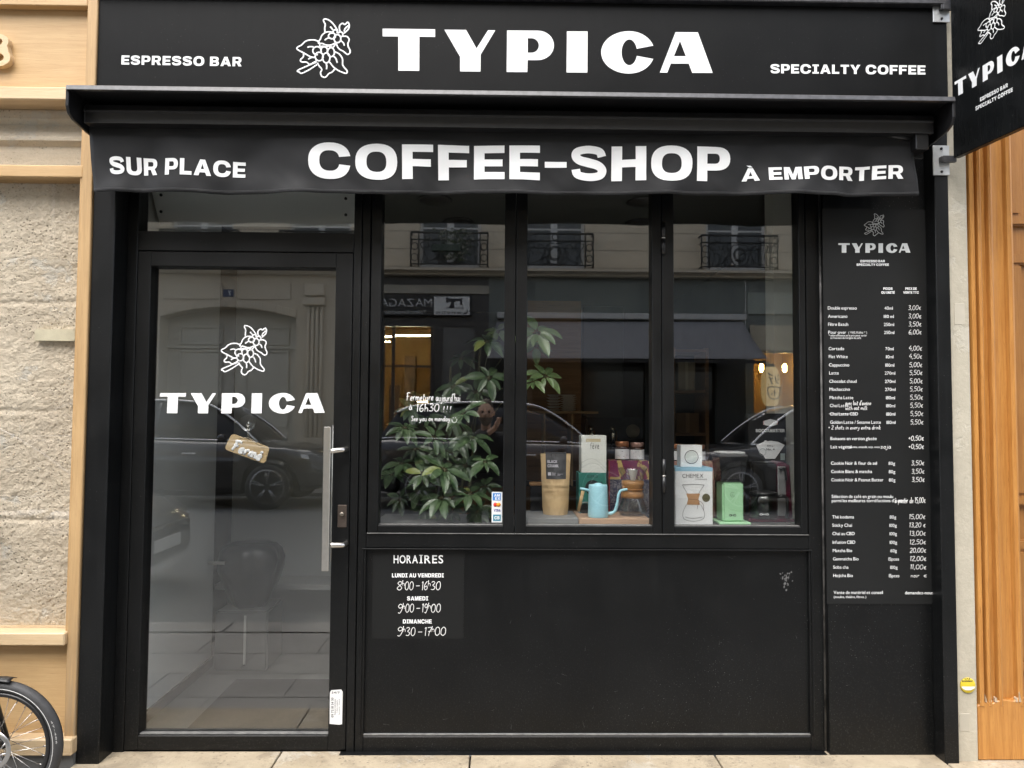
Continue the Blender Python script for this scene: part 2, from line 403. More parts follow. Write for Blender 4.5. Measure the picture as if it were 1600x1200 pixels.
def glyph(ch, font):
    key = (ch, font)
    if key in _gc: return _gc[key]
    if font == 'block' and ch in G: r = fill(G[ch])
    else:
        cu = bpy.data.curves.new('g', 'FONT'); cu.body = ch; cu.size = 1.38; cu.resolution_u = 3
        cu.offset = {'thin': 0, 'med': .018, 'bold': .035, 'block': .05}[font]
        ob = bpy.data.objects.new('g', cu); COL.objects.link(ob); bpy.context.view_layer.update()
        me = bpy.data.meshes.new_from_object(ob.evaluated_get(bpy.context.evaluated_depsgraph_get()))
        r = ([(q.co.x, q.co.y) for q in me.vertices], [tuple(p.vertices) for p in me.polygons])
        bpy.data.objects.remove(ob); bpy.data.curves.remove(cu); bpy.data.meshes.remove(me)
    xs = [p[0] for p in r[0]] or [0]
    _gc[key] = (r[0], r[1], min(xs), max(xs)); return _gc[key]
def layout(text, font, track=.13, space=.42):
    V = []; Fc = []; x = 0
    for ch in text:
        if ch == ' ': x += space; continue
        v, f, a, b = glyph(ch, font); o = len(V)
        V += [(p[0]-a+x, p[1]) for p in v]; Fc += [tuple(i+o for i in t) for t in f]; x += b-a+track
    return V, Fc, x-track
def put(mb, V, Fc, quad, box, fn=None):
    # quad: world TL,TR,BR,BL for box (x0,y0,x1,y1); 2-D shape laid on it
    TL, TR, BR_, BL = quad; x0, y0, x1, y1 = box
    out = []
    for x, y in V:
        u = (x-x0)/(x1-x0); v = (y-y0)/(y1-y0)
        p = (BL*(1-u)+BR_*u)*(1-v)+(TL*(1-u)+TR*u)*v
        out.append(fn(p) if fn else p)
    mb.add(out, Fc)
def text_px(mb, text, font, px, Y, track=.13, space=.42, fn=None, PP=P, h=1.0):
    # px = TL, BR (+ optional TR, BL) pixel corners of the cap-height box on plane Y
    V, Fc, wd = layout(text, font, track, space)
    if len(px) == 4: tl, tr, br, bl = px
    else: tl = px[0]; br = px[1]; tr = (br[0], tl[1]); bl = (tl[0], br[1])
    put(mb, V, Fc, [PP(*q, Y) for q in (tl, tr, br, bl)], (0, 0, wd, h), fn)
def tpic():
    def T(pts): return [((x-47)/3056, 1-((y-88-(x-47)*.0103)/(392)))for x, y in pts]
    k = 1600
    C_out = [(k+725+(236 if math.cos(a) > 0 else 260)*math.cos(a), 310-200*math.sin(a)) for a in [rad(18.2+(341.8-18.2)*i/40) for i in range(41)]]
    C_in = [(k+727+72*math.cos(a), 310-121*math.sin(a)) for a in [rad(344-(344-16)*i/30) for i in range(31)]]
    Pout = [(1480+148*math.sin(a), 244-138*math.cos(a)) for a in [math.pi*i/16 for i in range(17)]]
    Pin = [(1420+68*math.sin(a), 245-68*math.cos(a)) for a in [math.pi*i/12 for i in range(13)]]
    return [
     [T([(47,88),(530,93),(530,165),(385,163),(384,480),(191,478),(191,161),(47,159)])],
     [T([(615,97),(815,99),(912,272),(1018,102),(1085,103),(950,330),(948,488),(760,486),(760,350)])],
     [T([(1194,104)]+Pout+[(1384,382),(1381,494),(1190,492)]), T([(1385,177)]+Pin+[(1385,313)])],
     [T([(k+148,112),(k+340,113),(k+337,500),(k+144,498)])],
     [T(C_out+C_in)],
     [T([(k+1157,119),(k+1365,121),(k+1503,505),(k+1312,504),(k+1280,417),(k+1113,416),(k+1080,502),(k+1010,501)]), T([(k+1198,202),(k+1253,347),(k+1142,346)])]]
TYP = [fill(c) for c in tpic()]
def typica(mb, px, Y, fn=None, PP=P):
    tl, tr, br, bl = px
    for v, f in TYP: put(mb, v, f, [PP(*q, Y) for q in (tl, tr, br, bl)], (0, 0, 1, 1), fn)
def C_(cx, cy_, rx, ry, a0=0, a1=360): return [(cx+rx*math.cos(rad(a0+(a1-a0)*i/20)), cy_+ry*math.sin(rad(a0+(a1-a0)*i/20))) for i in range(21)]
EMB = [[(575,325),(570,260),(578,190),(555,140),(550,110),(580,95),(650,120),(710,175),(755,235),(795,305)], [(663,228),(690,258),(708,285)],
 [(835,310),(820,260),(825,210),(850,180),(880,170),(912,190),(940,165),(965,150),(985,180),(988,220),(975,265),(940,305),(895,345)], [(903,310),(915,265),(945,232),(975,205)],
 C_(750,318,36,36,150,400), C_(838,362,42,44,-160,90), C_(695,390,60,50), C_(787,437,58,70),
 [(715,330),(640,318),(575,335),(520,385),(500,440),(465,495),(470,520),(530,525),(600,550),(670,550),(730,525),(770,505)], [(570,468),(600,440),(640,425)],
 [(880,395),(940,395),(980,430),(985,470),(965,520),(975,580),(1000,630),(1000,680),(965,708),(930,690),(880,650),(830,625),(790,580),(770,525)], [(850,475),(890,510),(905,560)],
 [(770,510),(735,560),(700,600)], [(470,500),(487,545),(480,585)], [(500,580),(545,570),(600,590)], [(600,575),(650,565),(690,590)],
 C_(440,650,72,70,80,350), C_(562,640,55,60,150,400), C_(678,672,58,78), C_(475,750,68,74), C_(597,772,62,86),
 [(465,490),(400,465),(320,465),(240,490),(180,550),(110,590),(100,625),(150,660),(220,695),(280,730),(340,760),(410,768)], [(275,592),(320,580),(380,585)],
 [(212,700),(205,760),(160,805),(165,840),(200,850),(260,850),(310,890),(340,880),(400,845),(430,825)], [(290,800),(340,770),(410,765)],
 [(430,850),(310,900),(110,995),(140,1025),(180,1045),(300,985),(440,890)],
 [(445,860),(480,920),(520,970),(500,1030),(515,1085),(560,1110),(600,1095),(640,1045),(700,1015),(740,965)], [(597,870),(605,920),(600,970)],
 [(655,845),(720,930),(790,980),(860,1015),(940,1035),(950,990),(900,930),(875,880),(875,800),(850,740),(800,690),(740,665)], [(725,745),(760,780),(785,860)]]
def strokes(mb, polys, quad, box, r, nrm=(0,-1,0), k=4, fn=None, flat=.25, smooth=True):
    TL, TR, BR_, BL = quad; x0, y0, x1, y1 = box
    for q, pl in enumerate(polys):
        pts = []
        for x, y in pl:
            u = (x-x0)/(x1-x0); v = (y-y0)/(y1-y0)
            p = (TL*(1-u)+TR*u)*(1-v)+(BL*(1-u)+BR_*u)*v
            pts.append(fn(p) if fn else p)
        pts = spline(pts, k) if smooth else pts
        off = Vector(nrm)*(.00005*(q % 9))
        mb.tube([p+off for p in pts], r, 8, flat=(nrm, flat))
def emblem(mb, quad, r, nrm=(0,-1,0), fn=None): strokes(mb, EMB, quad, (86,80,1020,1125), r, nrm, 4, fn)
# pen strokes for handwriting: x 0..w, y up, x-height .5
H = {
 '0': (.5,[[(.25,0),(.05,.2),(.05,.7),(.25,.95),(.45,.75),(.45,.25),(.25,0)]]), '1': (.2,[[(.0,.8),(.12,.95),(.1,.5),(.1,0)]]),
 '2': (.45,[[(.03,.75),(.2,.95),(.4,.8),(.3,.45),(.02,.02),(.45,.02)]]), '3': (.45,[[(.03,.85),(.25,.95),(.4,.78),(.18,.52),(.42,.35),(.3,.05),(.02,.08)]]),
 '4': (.45,[[(.3,1),(.02,.4),(.45,.4)],[(.36,.6),(.34,0)]]), '5': (.45,[[(.42,.95),(.1,.93),(.07,.55),(.3,.58),(.42,.3),(.25,.02),(.02,.08)]]),
 '6': (.45,[[(.36,.95),(.12,.65),(.03,.25),(.2,0),(.4,.15),(.35,.42),(.05,.3)]]), '7': (.45,[[(.02,.92),(.45,.92),(.25,.4),(.18,0)],[(.1,.5),(.4,.5)]]),
 '8': (.45,[[(.25,.5),(.05,.75),(.22,.97),(.4,.78),(.22,.5),(.03,.22),(.22,0),(.42,.22),(.25,.5)]]), '9': (.45,[[(.4,.7),(.2,.5),(.04,.72),(.2,.95),(.4,.75),(.36,.3),(.2,-.05),(.05,.02)]]),
 ',': (.15,[[(.1,.12),(.02,-.15)]]), '-': (.42,[[(.02,.45),(.4,.46)]]), '+': (.4,[[(.02,.45),(.38,.45)],[(.2,.65),(.2,.22)]]), '\u20ac': (.42,[[(.38,.62),(.15,.55),(.1,.25),(.2,.02),(.4,.08)],[(0,.4),(.3,.42)],[(0,.25),(.28,.26)]]),
 'F': (.55,[[(.12,.95),(.14,.4),(.08,0)],[(-.02,.9),(.3,1),(.55,.97)],[(.0,.5),(.4,.55)]]), 'S': (.42,[[(.4,.85),(.22,.98),(.05,.78),(.3,.45),(.3,.1),(.02,.05)]]),
 'A': (.5,[[(.0,0),(.2,.9),(.25,.9),(.48,0)],[(.1,.35),(.4,.35)]]), 'a': (.45,[[(.38,.45),(.15,.5),(.03,.2),(.2,0),(.36,.4),(.36,.1),(.46,.02)]]),
 'e': (.38,[[(.04,.25),(.3,.3),(.25,.5),(.06,.35),(.08,.05),(.36,.08)]]), 'r': (.32,[[(.04,.5),(.06,0)],[(.06,.3),(.18,.5),(.32,.48)]]),
 'm': (.62,[[(.03,.5),(.05,0)],[(.05,.3),(.18,.5),(.28,.35),(.28,0)],[(.28,.3),(.42,.5),(.54,.35),(.58,0)]]), 't': (.32,[[(.14,.85),(.12,.1),(.3,.02)],[(0,.52),(.3,.55)]]),
 'u': (.45,[[(.04,.5),(.06,.1),(.22,.0),(.36,.2),(.36,.5)],[(.36,.5),(.38,.05),(.46,.02)]]), 'j': (.22,[[(.14,.5),(.15,-.1),(.0,-.3),(-.1,-.2)],[(.15,.72),(.16,.76)]]),
 'o': (.42,[[(.22,.5),(.04,.3),(.18,0),(.38,.2),(.22,.5),(.42,.46)]]), 'd': (.45,[[(.38,.45),(.15,.5),(.03,.2),(.2,0),(.36,.35)],[(.4,1),(.37,.1),(.46,.02)]]),
 '\u2019': (.14,[[(.1,1),(.04,.8)]]), 'h': (.42,[[(.06,1),(.06,0)],[(.06,.3),(.2,.5),(.34,.35),(.36,0)]]), 'i': (.18,[[(.08,.5),(.08,.05),(.16,.02)],[(.1,.72),(.11,.77)]]),
 'y': (.42,[[(.04,.5),(.12,.15),(.3,.2)],[(.38,.5),(.3,.1),(.1,-.3),(-.02,-.2)]]), 'n': (.42,[[(.04,.5),(.06,0)],[(.06,.3),(.2,.5),(.34,.35),(.36,0)]]),
 '!': (.2,[[(.1,.95),(.09,.35)],[(.09,.08),(.1,.05)]]), '\u00e0': (.45,[[(.38,.45),(.15,.5),(.03,.2),(.2,0),(.36,.4),(.36,.1),(.46,.02)],[(.1,.85),(.25,.68)]]),
 '\u00e9': (.38,[[(.04,.25),(.3,.3),(.25,.5),(.06,.35),(.08,.05),(.36,.08)],[(.14,.66),(.32,.86)]]), 'v': (.4,[[(.03,.5),(.18,.02),(.38,.5)]]), 'c': (.36,[[(.34,.42),(.16,.5),(.04,.22),(.16,.0),(.36,.1)]]),
 'l': (.2,[[(.08,1),(.06,.1),(.18,.02)]]), 'w': (.58,[[(.02,.5),(.12,.02),(.28,.4),(.42,.02),(.56,.5)]]), 'k': (.4,[[(.06,1),(.06,0)],[(.36,.5),(.08,.22),(.38,.0)]]), 's': (.34,[[(.32,.45),(.12,.48),(.1,.3),(.28,.18),(.2,.0),(.02,.05)]]),
 'x': (.4,[[(.04,.5),(.36,0)],[(.36,.5),(.02,0)]]), 'p': (.42,[[(.06,.5),(.05,-.35)],[(.06,.4),(.25,.5),(.38,.25),(.2,.0),(.06,.1)]]), 'q': (.4,[[(.36,.45),(.12,.5),(.04,.2),(.2,0),(.36,.4),(.35,-.35)]]), '.': (.14,[[(.05,.02),(.07,.04)]]),
 ':': (.14,[[(.05,.42),(.07,.45)],[(.05,.02),(.07,.05)]])}
_rw = random.Random(5)
def hand(mb, text, px, Y, r, PP=P, slant=.08, space=.32, gap=.09, fn=None, jit=.03):
    polys = []; x = 0
    for ch in text:
        if ch == ' ': x += space; continue
        sup = 1.0; dy = _rw.uniform(-jit, jit)
        if ch == '^': continue
        wd, st = H[ch]
        for s_ in st: polys.append([(x+a+b*slant+_rw.uniform(-.012, .012), 1-(b+dy)) for a, b in s_])
        x += wd+gap
    tl, tr, br, bl = px if len(px) == 4 else (px[0], (px[1][0], px[0][1]), px[1], (px[0][0], px[1][1]))
    strokes(mb, polys, [PP(*q, Y) for q in (tl, tr, br, bl)], (0, 0, x-gap, 1), r, (0,-1,0) if PP is P else (0,1,0), 4, fn)

# ================================================================== SETTING
YF = 0.11                                   # face of the recessed joinery
SX0, SX1 = P(137,600,0).x, P(1488,600,0).x   # outer edges of the shop front
KERB = -1.92
PAVE = -.088
b = MB(); b.box(-40, 40, KERB, 6.5, -.25, PAVE); tag(b.build('pavement', M['slab']), kind='structure')
b = MB()
xs = [-1.79, -.95, -.12, .95, 1.93, 2.6]
for i in range(len(xs)-1): b.box(xs[i]+.0035, xs[i+1]-.0035, -.30, .2, PAVE+.001, .012)
tag(b.build('threshold_paving', M['sand'], bevel=.003), kind='structure')
b = MB()
for j in range(4):
    for i in range(16):
        x = -6.4+i*.8+(.4 if j % 2 else 0); b.box(x+.004, x+.796, -.31-(j+1)*.38+.004, -.31-j*.38-.004, PAVE+.0005, PAVE+.006)
tag(b.build('pavement_slabs', M['slab'], bevel=.002), kind='structure')
b = MB()
for i in range(14): b.box(-7+i, -6.005+i, KERB-.28, KERB-.012, -.25, PAVE+.004)
tag(b.build('kerb', M['slab'], bevel=.012, segs=2), kind='structure')
b = MB(); b.prism([(-40,KERB-.27,-.18),(-40,-3.5,-.165),(-40,-6,.06),(-40,-7.4,.10),(-40,-9.6,.06),(-40,-9.6,-.4),(-40,KERB-.27,-.4)], (80,0,0)); tag(b.build('road', M['asphalt']), kind='structure')
b = MB(); b.box(-40, 40, -18, -9.55, -.3, .12); tag(b.build('far_pavement', M['slab']), kind='structure')

# ================================================================== THE COFFEE SHOP
shop = thing('coffee_shop', (.05, .1, 0), 'black painted coffee shop front with glazed door, three tall windows and white lettering', 'shop')
def Xf(px, Y=YF, py=600): return P(px, py, Y).x
def Zf(py, Y=YF, px=800): return P(px, py, Y).z
RX0, RX1 = Xf(172, 0), Xf(1466, 0)      # inner edges of the pilasters
ZTOP = 3.335
# pilasters and reveals
for x0, x1 in ((SX0, RX0), (RX1, SX1)):
    b = MB(); b.box(x0, x1, 0, .3, -.02, 2.773)
    b.build('pilaster', M['black'], shop, bevel=.003)
# fascia board with lettering
b = MB(); b.box(P(151.5,100,0).x, P(1481,100,0).x, 0, .12, 2.775, ZTOP)
fas = b.build('fascia', M['fascia'], shop, bevel=.003)
b = MB(); b.box(P(151.5,100,0).x-.01, P(1481,100,0).x+.01, -.03, .12, ZTOP+.002, ZTOP+.05); b.build('fascia_coping', M['lip'], shop, bevel=.004)
b = MB()
typica(b, [(597.9,44.8),(1113.6,50.2),(1113.6,115.0),(597.9,110.8)], -.0015)
b.build('lettering', M['white'], fas, normals=False); b = MB()
text_px(b, 'ESPRESSO BAR', 'block', [(190,86.5),(378,89.2),(377.5,103.7),(189.5,100.7)], -.0015, .15, .42)
b.build('lettering', M['white'], fas, normals=False); b = MB()
text_px(b, 'SPECIALTY COFFEE', 'block', [(1204,100.2),(1446,102.2),(1446,116.6),(1204,114.4)], -.0015, .13, .40)
b.build('lettering', M['white'], fas, normals=False)
b = MB(); emblem(b, [P(*q, -.001) for q in ((463,28),(548.6,28.8),(548.6,123),(463,122))], .0034)
b.build('emblem', M['white'], fas, normals=False)

# frame members
zb_leaf, zt_leaf = Zf(1172, YF, 380), Zf(394, YF, 380)
X_leaf0, X_leaf1 = Xf(210), Xf(548.5)
X_post1 = Xf(562)
FB = .20
fr = MB()
fr.box(RX0, X_leaf0-.003, YF, FB, 0.005, 2.80)                                   # left jamb
fr.box(X_leaf0-.003, X_leaf1+.003, YF, FB, zt_leaf+.004, Zf(362.5, YF, 390))       # door head
fr.box(X_leaf1+.003, X_post1-.0015, YF, FB, .005, 2.80)                          # door post
fr.box(X_post1+.0015, Xf(576)-.002, YF+.004, FB, .005, 2.80)                     # first jamb of the windows
fr.box(Xf(1261)+.002, Xf(1283), YF+.004, FB, .005, 2.80)                         # last jamb
fr.box(Xf(576)-.002, Xf(1261)+.002, YF+.004, FB, Zf(857), Zf(834))               # rail below the windows
fr.box(Xf(576)-.002, Xf(1261)+.002, YF+.004, FB, Zf(1177), Zf(1151.5))           # bottom rail
fr.box(X_leaf0-.003, X_leaf1+.003, YF, FB, 2.62, 2.80)
fr.box(Xf(576)-.002, Xf(1261)+.002, YF+.004, FB, 2.66, 2.80)
fr.build('frame', M['frame'], shop, bevel=.0025)
b = MB()
b.box(Xf(1283)+.006, RX1+.0, .078, FB, .0125, 2.772)
b.build('side_panel', M['panel'], shop, bevel=.002)
b = MB(); b.tube([(Xf(1283)+.004, YF+.004, .02), (Xf(1283)+.004, YF+.004, 2.6)], .006, 6); b.build('corner_bead', M['ledge'] if False else noisy('scuffed_edge', (.015,.015,.015), (.16,.155,.15), 16, .5, .2), shop)
# kick panel with bead
kp = MB(); kp.box(Xf(570), Xf(1266), YF+.022, FB, Zf(1150), Zf(858))
kick = kp.build('kick_panel', M['panel'], shop)
b = MB()
x0, x1, z0, z1 = Xf(569.5), Xf(1266.5), Zf(1149.5), Zf(857.5)
b.box(x0, x0+.006, YF-.003, YF+.024, z0, z1); b.box(x1-.006, x1, YF-.003, YF+.024, z0, z1); b.box(x0+.006, x1-.006, YF-.003, YF+.024, z1-.006, z1)
b.build('panel_bead', M['frame'], kick, bevel=.001)
b = MB(); b.box(x0, x1, YF+.008, YF+.024, z0-.003, z0+.002); b.build('skylit_dusty_ledge', M['ledge'], kick, bevel=.001)
b = MB(); rq = random.Random(8)
for i in range(34):
    px, py = 1227+rq.gauss(0,4.2), 905+rq.gauss(0,6.5); c_ = P(px, py, YF+.0212); s_ = abs(rq.gauss(.003,.0016))+.0008; n_ = rq.randint(5,8); a0 = rq.uniform(0,6)
    b.add([c_+Vector((s_*rq.uniform(.5,1.3)*math.cos(a0+6.283*k/n_), -.0001*(i % 7), s_*rq.uniform(.5,1.5)*math.sin(a0+6.283*k/n_))) for k in range(n_)], [tuple(range(n_))])
for i in range(26):
    px, py = rq.uniform(585,1255), 1140-abs(rq.gauss(0,120)); c_ = P(px, max(870,py), YF+.0212); L2 = rq.uniform(.004,.03); a0 = rq.choice((rq.uniform(-.4,.4), rq.uniform(1.2,1.9))); d_ = Vector((math.cos(a0),0,math.sin(a0)))*L2; n_ = Vector((-math.sin(a0),0,math.cos(a0)))*.0005
    b.add([c_-n_, c_+d_-n_*.3, c_+d_+n_*.3, c_+n_], [(0,1,2,3)])
b.build('scuff', noisy('bare_scuff', (.16,.16,.16), (.05,.05,.05), 120, .7, 0), kick, normals=False)
b = MB(); b.box(Xf(540), Xf(1283), YF-.035, FB, .0125, Zf(1177.5)); b.build('plinth', M['panel'], shop, bevel=.004)
b = MB(); b.box(RX0, X_leaf1+.02, YF+.005, FB, .0125, zb_leaf-.012); b.build('door_sill', M['darkmetal'], shop, bevel=.002)
# transom light above the door
tr = MB(); tr.box(X_leaf0+.02, X_leaf1-.005, YG-.003, YG+.003, Zf(364, YG, 390)-.02, 2.63)
tr.build('transom_pane', M['pane'], shop)

# door ----------------------------------------------------------------
gx0, gx1 = P(237.5,600,YG).x, P(525,600,YG).x
gz0, gz1 = P(370,1143.5,YG).z, P(385,419.5,YG).z
d = MB()
d.box(X_leaf0, gx0, YF, FB-.01, zb_leaf, zt_leaf); d.box(gx1, X_leaf1, YF, FB-.01, zb_leaf, zt_leaf)
d.box(gx0, gx1, YF, FB-.01, gz1, zt_leaf); d.box(gx0, gx1, YF, FB-.01, zb_leaf, gz0)
door = d.build('door', M['frame'], shop, bevel=.002)
b = MB(); b.box(gx0-.008, gx1+.008, YG-.003, YG+.003, gz0-.008, gz1+.008); b.build('pane', glass('door_glass', .118, (.985,.99,.985)), door)
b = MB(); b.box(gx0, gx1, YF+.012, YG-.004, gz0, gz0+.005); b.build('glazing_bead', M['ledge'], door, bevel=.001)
b = MB(); typica(b, [(250,614),(507.5,614),(507.5,645.6),(248.5,646)], YG-.005)
b.build('lettering', M['white'], door, normals=False)
b = MB(); emblem(b, [P(*q, YG-.004) for q in ((345.3,507.8),(419,507.5),(418,587),(344.6,587))], .0032); b.build('emblem', M['white'], door, normals=False)
h = MB()
yb = .035
hx = P(510, 780, yb).x; hz0, hz1 = P(508, 892, yb).z, P(512, 667, yb).z
h.box(hx-.0155, hx+.0155, yb-.008, yb+.008, hz0, hz1)
hx2 = P(520.5, 770, .23).x
h.tube([(hx2, .235, P(520, 879, .23).z), (hx2, .235, P(522, 664, .23).z)], .012, 12)
for py in (703, 850):
    a = P(541, py-1, YF); h.tube([a+Vector((0,.004,0)), Vector((a.x-.005, yb+.03, a.z)), P(516, py+2, yb+.01)], .0115, 12)
h.build('pull_handle', M['steel'], door, bevel=.002)
b = MB(); a = P(528,789,YF); c = P(541.5,824,YF); b.box(a.x, c.x, YF-.004, YF+.002, c.z, a.z)
lk = b.build('lock_plate', M['bronze'], door, bevel=.0015)
b = MB(); a = P(535, 803, YF); b.lathe([(.0001,-.011),(.0085,-.011),(.0095,-.009),(.0095,.003)], (a.x, YF-.004, a.z), 18, 'y'); b.box(a.x-.0012, a.x+.0012, YF-.0165, YF-.0145, a.z-.005, a.z+.005); b.build('lock_cylinder', mat('worn_brass', (.25,.22,.18), .4, metal=.8), door)
# folding windows -----------------------------------------------------
WZ0, WZT = Zf(833), 2.655
for gl, gr, sl_, sr_, hinge in ((595.5,787.3,577,805,None),(822.5,1016.5,805,1034.5,None),(1050,1244.5,1034.5,1260.5,1)):
    x0, x1 = Xf(sl_)+.0015, Xf(sr_)-.0015; a, c = P(gl,600,YG).x, P(gr,600,YG).x
    z0 = P(900, 820.3, YG).z
    s_ = MB(); s_.box(x0, a, YF, FB-.01, WZ0, WZT); s_.box(c, x1, YF, FB-.01, WZ0, WZT); s_.box(a, c, YF, FB-.01, WZ0, z0); s_.box(a, c, YF, FB-.01, WZT-.06, WZT)
    win = s_.build('window', M['frame'], shop, bevel=.002)
    q = MB(); q.box(a-.008, c+.008, YG-.003, YG+.003, z0-.008, WZT-.05); q.build('pane', M['pane'], win)
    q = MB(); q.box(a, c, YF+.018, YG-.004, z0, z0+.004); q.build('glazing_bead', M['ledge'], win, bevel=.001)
    if hinge:
        for py0, py1 in ((345,395),(716,768)):
            q = MB(); hx_ = Xf(1036.5); m_ = (Zf(py0)+Zf(py1))/2
            q.tube([(hx_, YF-.006, Zf(py1)), (hx_, YF-.006, m_-.002)], .0085, 10); q.tube([(hx_, YF-.006, m_+.002), (hx_, YF-.006, Zf(py0))], .0085, 10)
            q.build('hinge', M['hood'], win)
            q = MB(); q.tube([(hx_, YF-.006, m_-.002), (hx_, YF-.006, m_+.002)], .0095, 10); q.build('hinge_ring', M['steel'], win)
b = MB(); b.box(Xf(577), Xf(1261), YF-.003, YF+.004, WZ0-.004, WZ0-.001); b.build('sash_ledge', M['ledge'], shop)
# interior shell -------------------------------------------------------
IX0, IX1, IY1, IZ = -1.86, 1.86, 5.6, 2.74
b = MB(); b.box(IX0, IX1, FB, IY1, -.01, .004); b.build('interior_floor', M['infloor'], shop)
b = MB(); b.box(IX0, IX1, FB, IY1, IZ, IZ+.1); cei = b.build('interior_ceiling', M['ceil'], shop)
b = MB(); b.box(IX0-.1, IX0, FB, IY1, 0, IZ); b.box(IX1, IX1+.1, FB, IY1, 0, IZ); b.box(IX0, IX1, IY1, IY1+.1, 0, IZ); b.build('interior_wall', M['indark'], shop)
b = MB(); b.box(IX0+.002, -1.70, FB+.001, 1.25, .005, IZ-.01); b.build('white_side_wall', M['inwall'], shop)
b = MB(); b.box(-1.858, P(535,700,1.97).x, 1.97, 2.05, .005, IZ-.01); b.build('added_pale_wall', noisy('added_wall_paint', (.62,.64,.62), (.56,.58,.56), 2, .7, .03), shop)  # added wall, pale to lighten the view behind the waste bin
b = MB(); b.box(-1.70, -1.69, FB+.001, 1.25, .005, .06); b.build('skirting', M['indark'], shop)
b = MB(); a = P(1209, 500, .68).x; c = P(1242.5, 500, .68).x; b.box(a, c+.25, .68, .80, .9, IZ-.01); b.build('interior_pillar', noisy('pillar_plaster', (.80,.80,.72), (.74,.74,.66), 3, .7, .02), shop)
for px, py in ((680,312),(716,346),(1006,315),(1000,348)):
    zz = IZ-.003; t = (zz-CAM.z)/ray(px,py).z; p = CAM+ray(px,py)*t
    b = MB(); b.lathe([(.001,-.012),(.085,-.012),(.1,-.006),(.1,.0)], p, 24); b.build('ceiling_light', mat('unlit_lamp', (.10,.10,.095), .5), cei)

# ================================================================== AWNING
aw = thing('awning', (.05, -.02, 2.67), 'black rolled up awning cassette with hanging cloth valance lettered in white', 'awning')
YL = -.25
xl, xr = P(104,135,YL).x, P(1491.5,150,YL).x
zl = P(800,141,YL).z
prof = [(0,zl+.01),(-.215,zl+.006),(YL,zl-.004),(YL-.004,zl-.022),(YL+.008,zl-.026),(-.21,zl-.012),(-.02,zl-.008),(-.02,2.64),(0,2.64)]
b = MB(); b.prism([(xl,y,z) for y, z in prof], (xr-xl,0,0)); hood = b.build('cassette', M['hood'], aw, bevel=.002)
b = MB(); b.prism([(xl-.002,YL-.0055,zl-.023),(xl-.002,YL-.0015,zl-.003),(xl-.002,YL+.02,zl+.004),(xl-.002,YL+.02,zl-.02)], (xr-xl+.004,0,0)); b.build('front_lip', M['lip'], aw, bevel=.0015)
for x in (xl, xr):
    pr = [(0,zl+.008),(YL+.004,zl-.004),(YL+.004,zl-.085),(YL+.018,zl-.112),(YL+.05,zl-.127),(-.1,zl-.14),(0,zl-.145)]
    b = MB(); b.prism([(x-.006,y,z) for y, z in pr], (.012,0,0)); b.build('end_plate', M['hood'], aw, bevel=.002)
YB = -.15
bl, br_ = P(133,175,YB).x, P(1457,190,YB).x
zb0, zb1 = P(800,200,YB).z, P(800,170,YB).z
pr = [(YB+.05,zb1),(YB+.004,zb1-.004),(YB-.006,zb1-.03),(YB-.006,zb1-.034),(YB,zb1-.037),(YB,zb0),(YB+.05,zb0)]
b = MB(); b.prism([(bl,y,z) for y, z in pr], (br_-bl,0,0)); b.build('front_bar', M['hood'], aw, bevel=.0015)
for x in (bl-.004, br_):
    b = MB(); b.prism([(x,y,z) for y, z in pr], (.004,0,0)); b.build('bar_end_cap', M['lip'] if x < 0 else M['hood'], aw)
b = MB(); b.tube([(xl+.02,-.09,zl-.075),(xr-.02,-.09,zl-.075)], .035, 14); b.build('roller', M['hood'], aw)
b = MB(); a = P(1440,225,-.12); b.box(a.x-.035,a.x+.02,-.14,-.06,a.z-.03,a.z+.05); b.tube([(a.x-.03,-.1,a.z+.03),(a.x-.16,-.1,a.z+.05)], .014, 8); b.build('folding_arm', M['hood'], aw, bevel=.003)
# valance cloth
YV = -.10
va = [P(138,188,YV), P(1424,205,YV), P(1435,305.5,YV), P(145,300.5,YV)]
def wav(p):
    x, z = p.x, p.z; t = max(0, min(1, (2.71-z)/.29))
    s_ = 0
    for cx, sl_, am, wd in ((-1.50,.35,.010,.06),(-1.36,-.5,-.006,.07),(-1.1,.6,.008,.07),(-.80,.5,-.010,.09),(-.52,-.4,.007,.08),(-.2,.6,.007,.1),(.15,.5,-.007,.09),(.45,.7,.008,.08),(.78,.6,-.008,.07),(1.05,.5,.009,.07),(1.35,.8,-.009,.06),(1.55,.4,.012,.06)):
        dx = x-cx-(z-2.56)*sl_; s_ += am*math.exp(-(dx/wd)**2)
    s_ += .010*noise.noise((x*2.3, z*4+x*1.2, 3.1))+.008*noise.noise((x*6+z*5, z*7-x*3, 8.2))+.003*abs(noise.noise((x*13+z*12, z*6, 2.2)))
    return 1.6*s_*(.25+.9*t)*min(1, t*5+.1)
def cloth(u, v):
    p = (va[3]*(1-u)+va[2]*u)*(1-v)+(va[0]*(1-u)+va[1]*u)*v
    bow = .006*math.sin(u*math.pi*7+.5)*(1-v)*max(0, 1-u*3)
    return Vector((p.x, YV+wav(p), p.z+bow))
b = MB(); b.grid(cloth, 220, 30); val = b.build('valance', noisy('black_awning_cloth', (.009,.0095,.0105), (.015,.0155,.017), 4, .62, .25, 900, Sheen_Weight=.06, spec=.3), aw)
val.modifiers.new('thickness', 'SOLIDIFY').thickness = .002
def onto(p): return Vector((p.x, YV+wav(p)-.003, p.z))
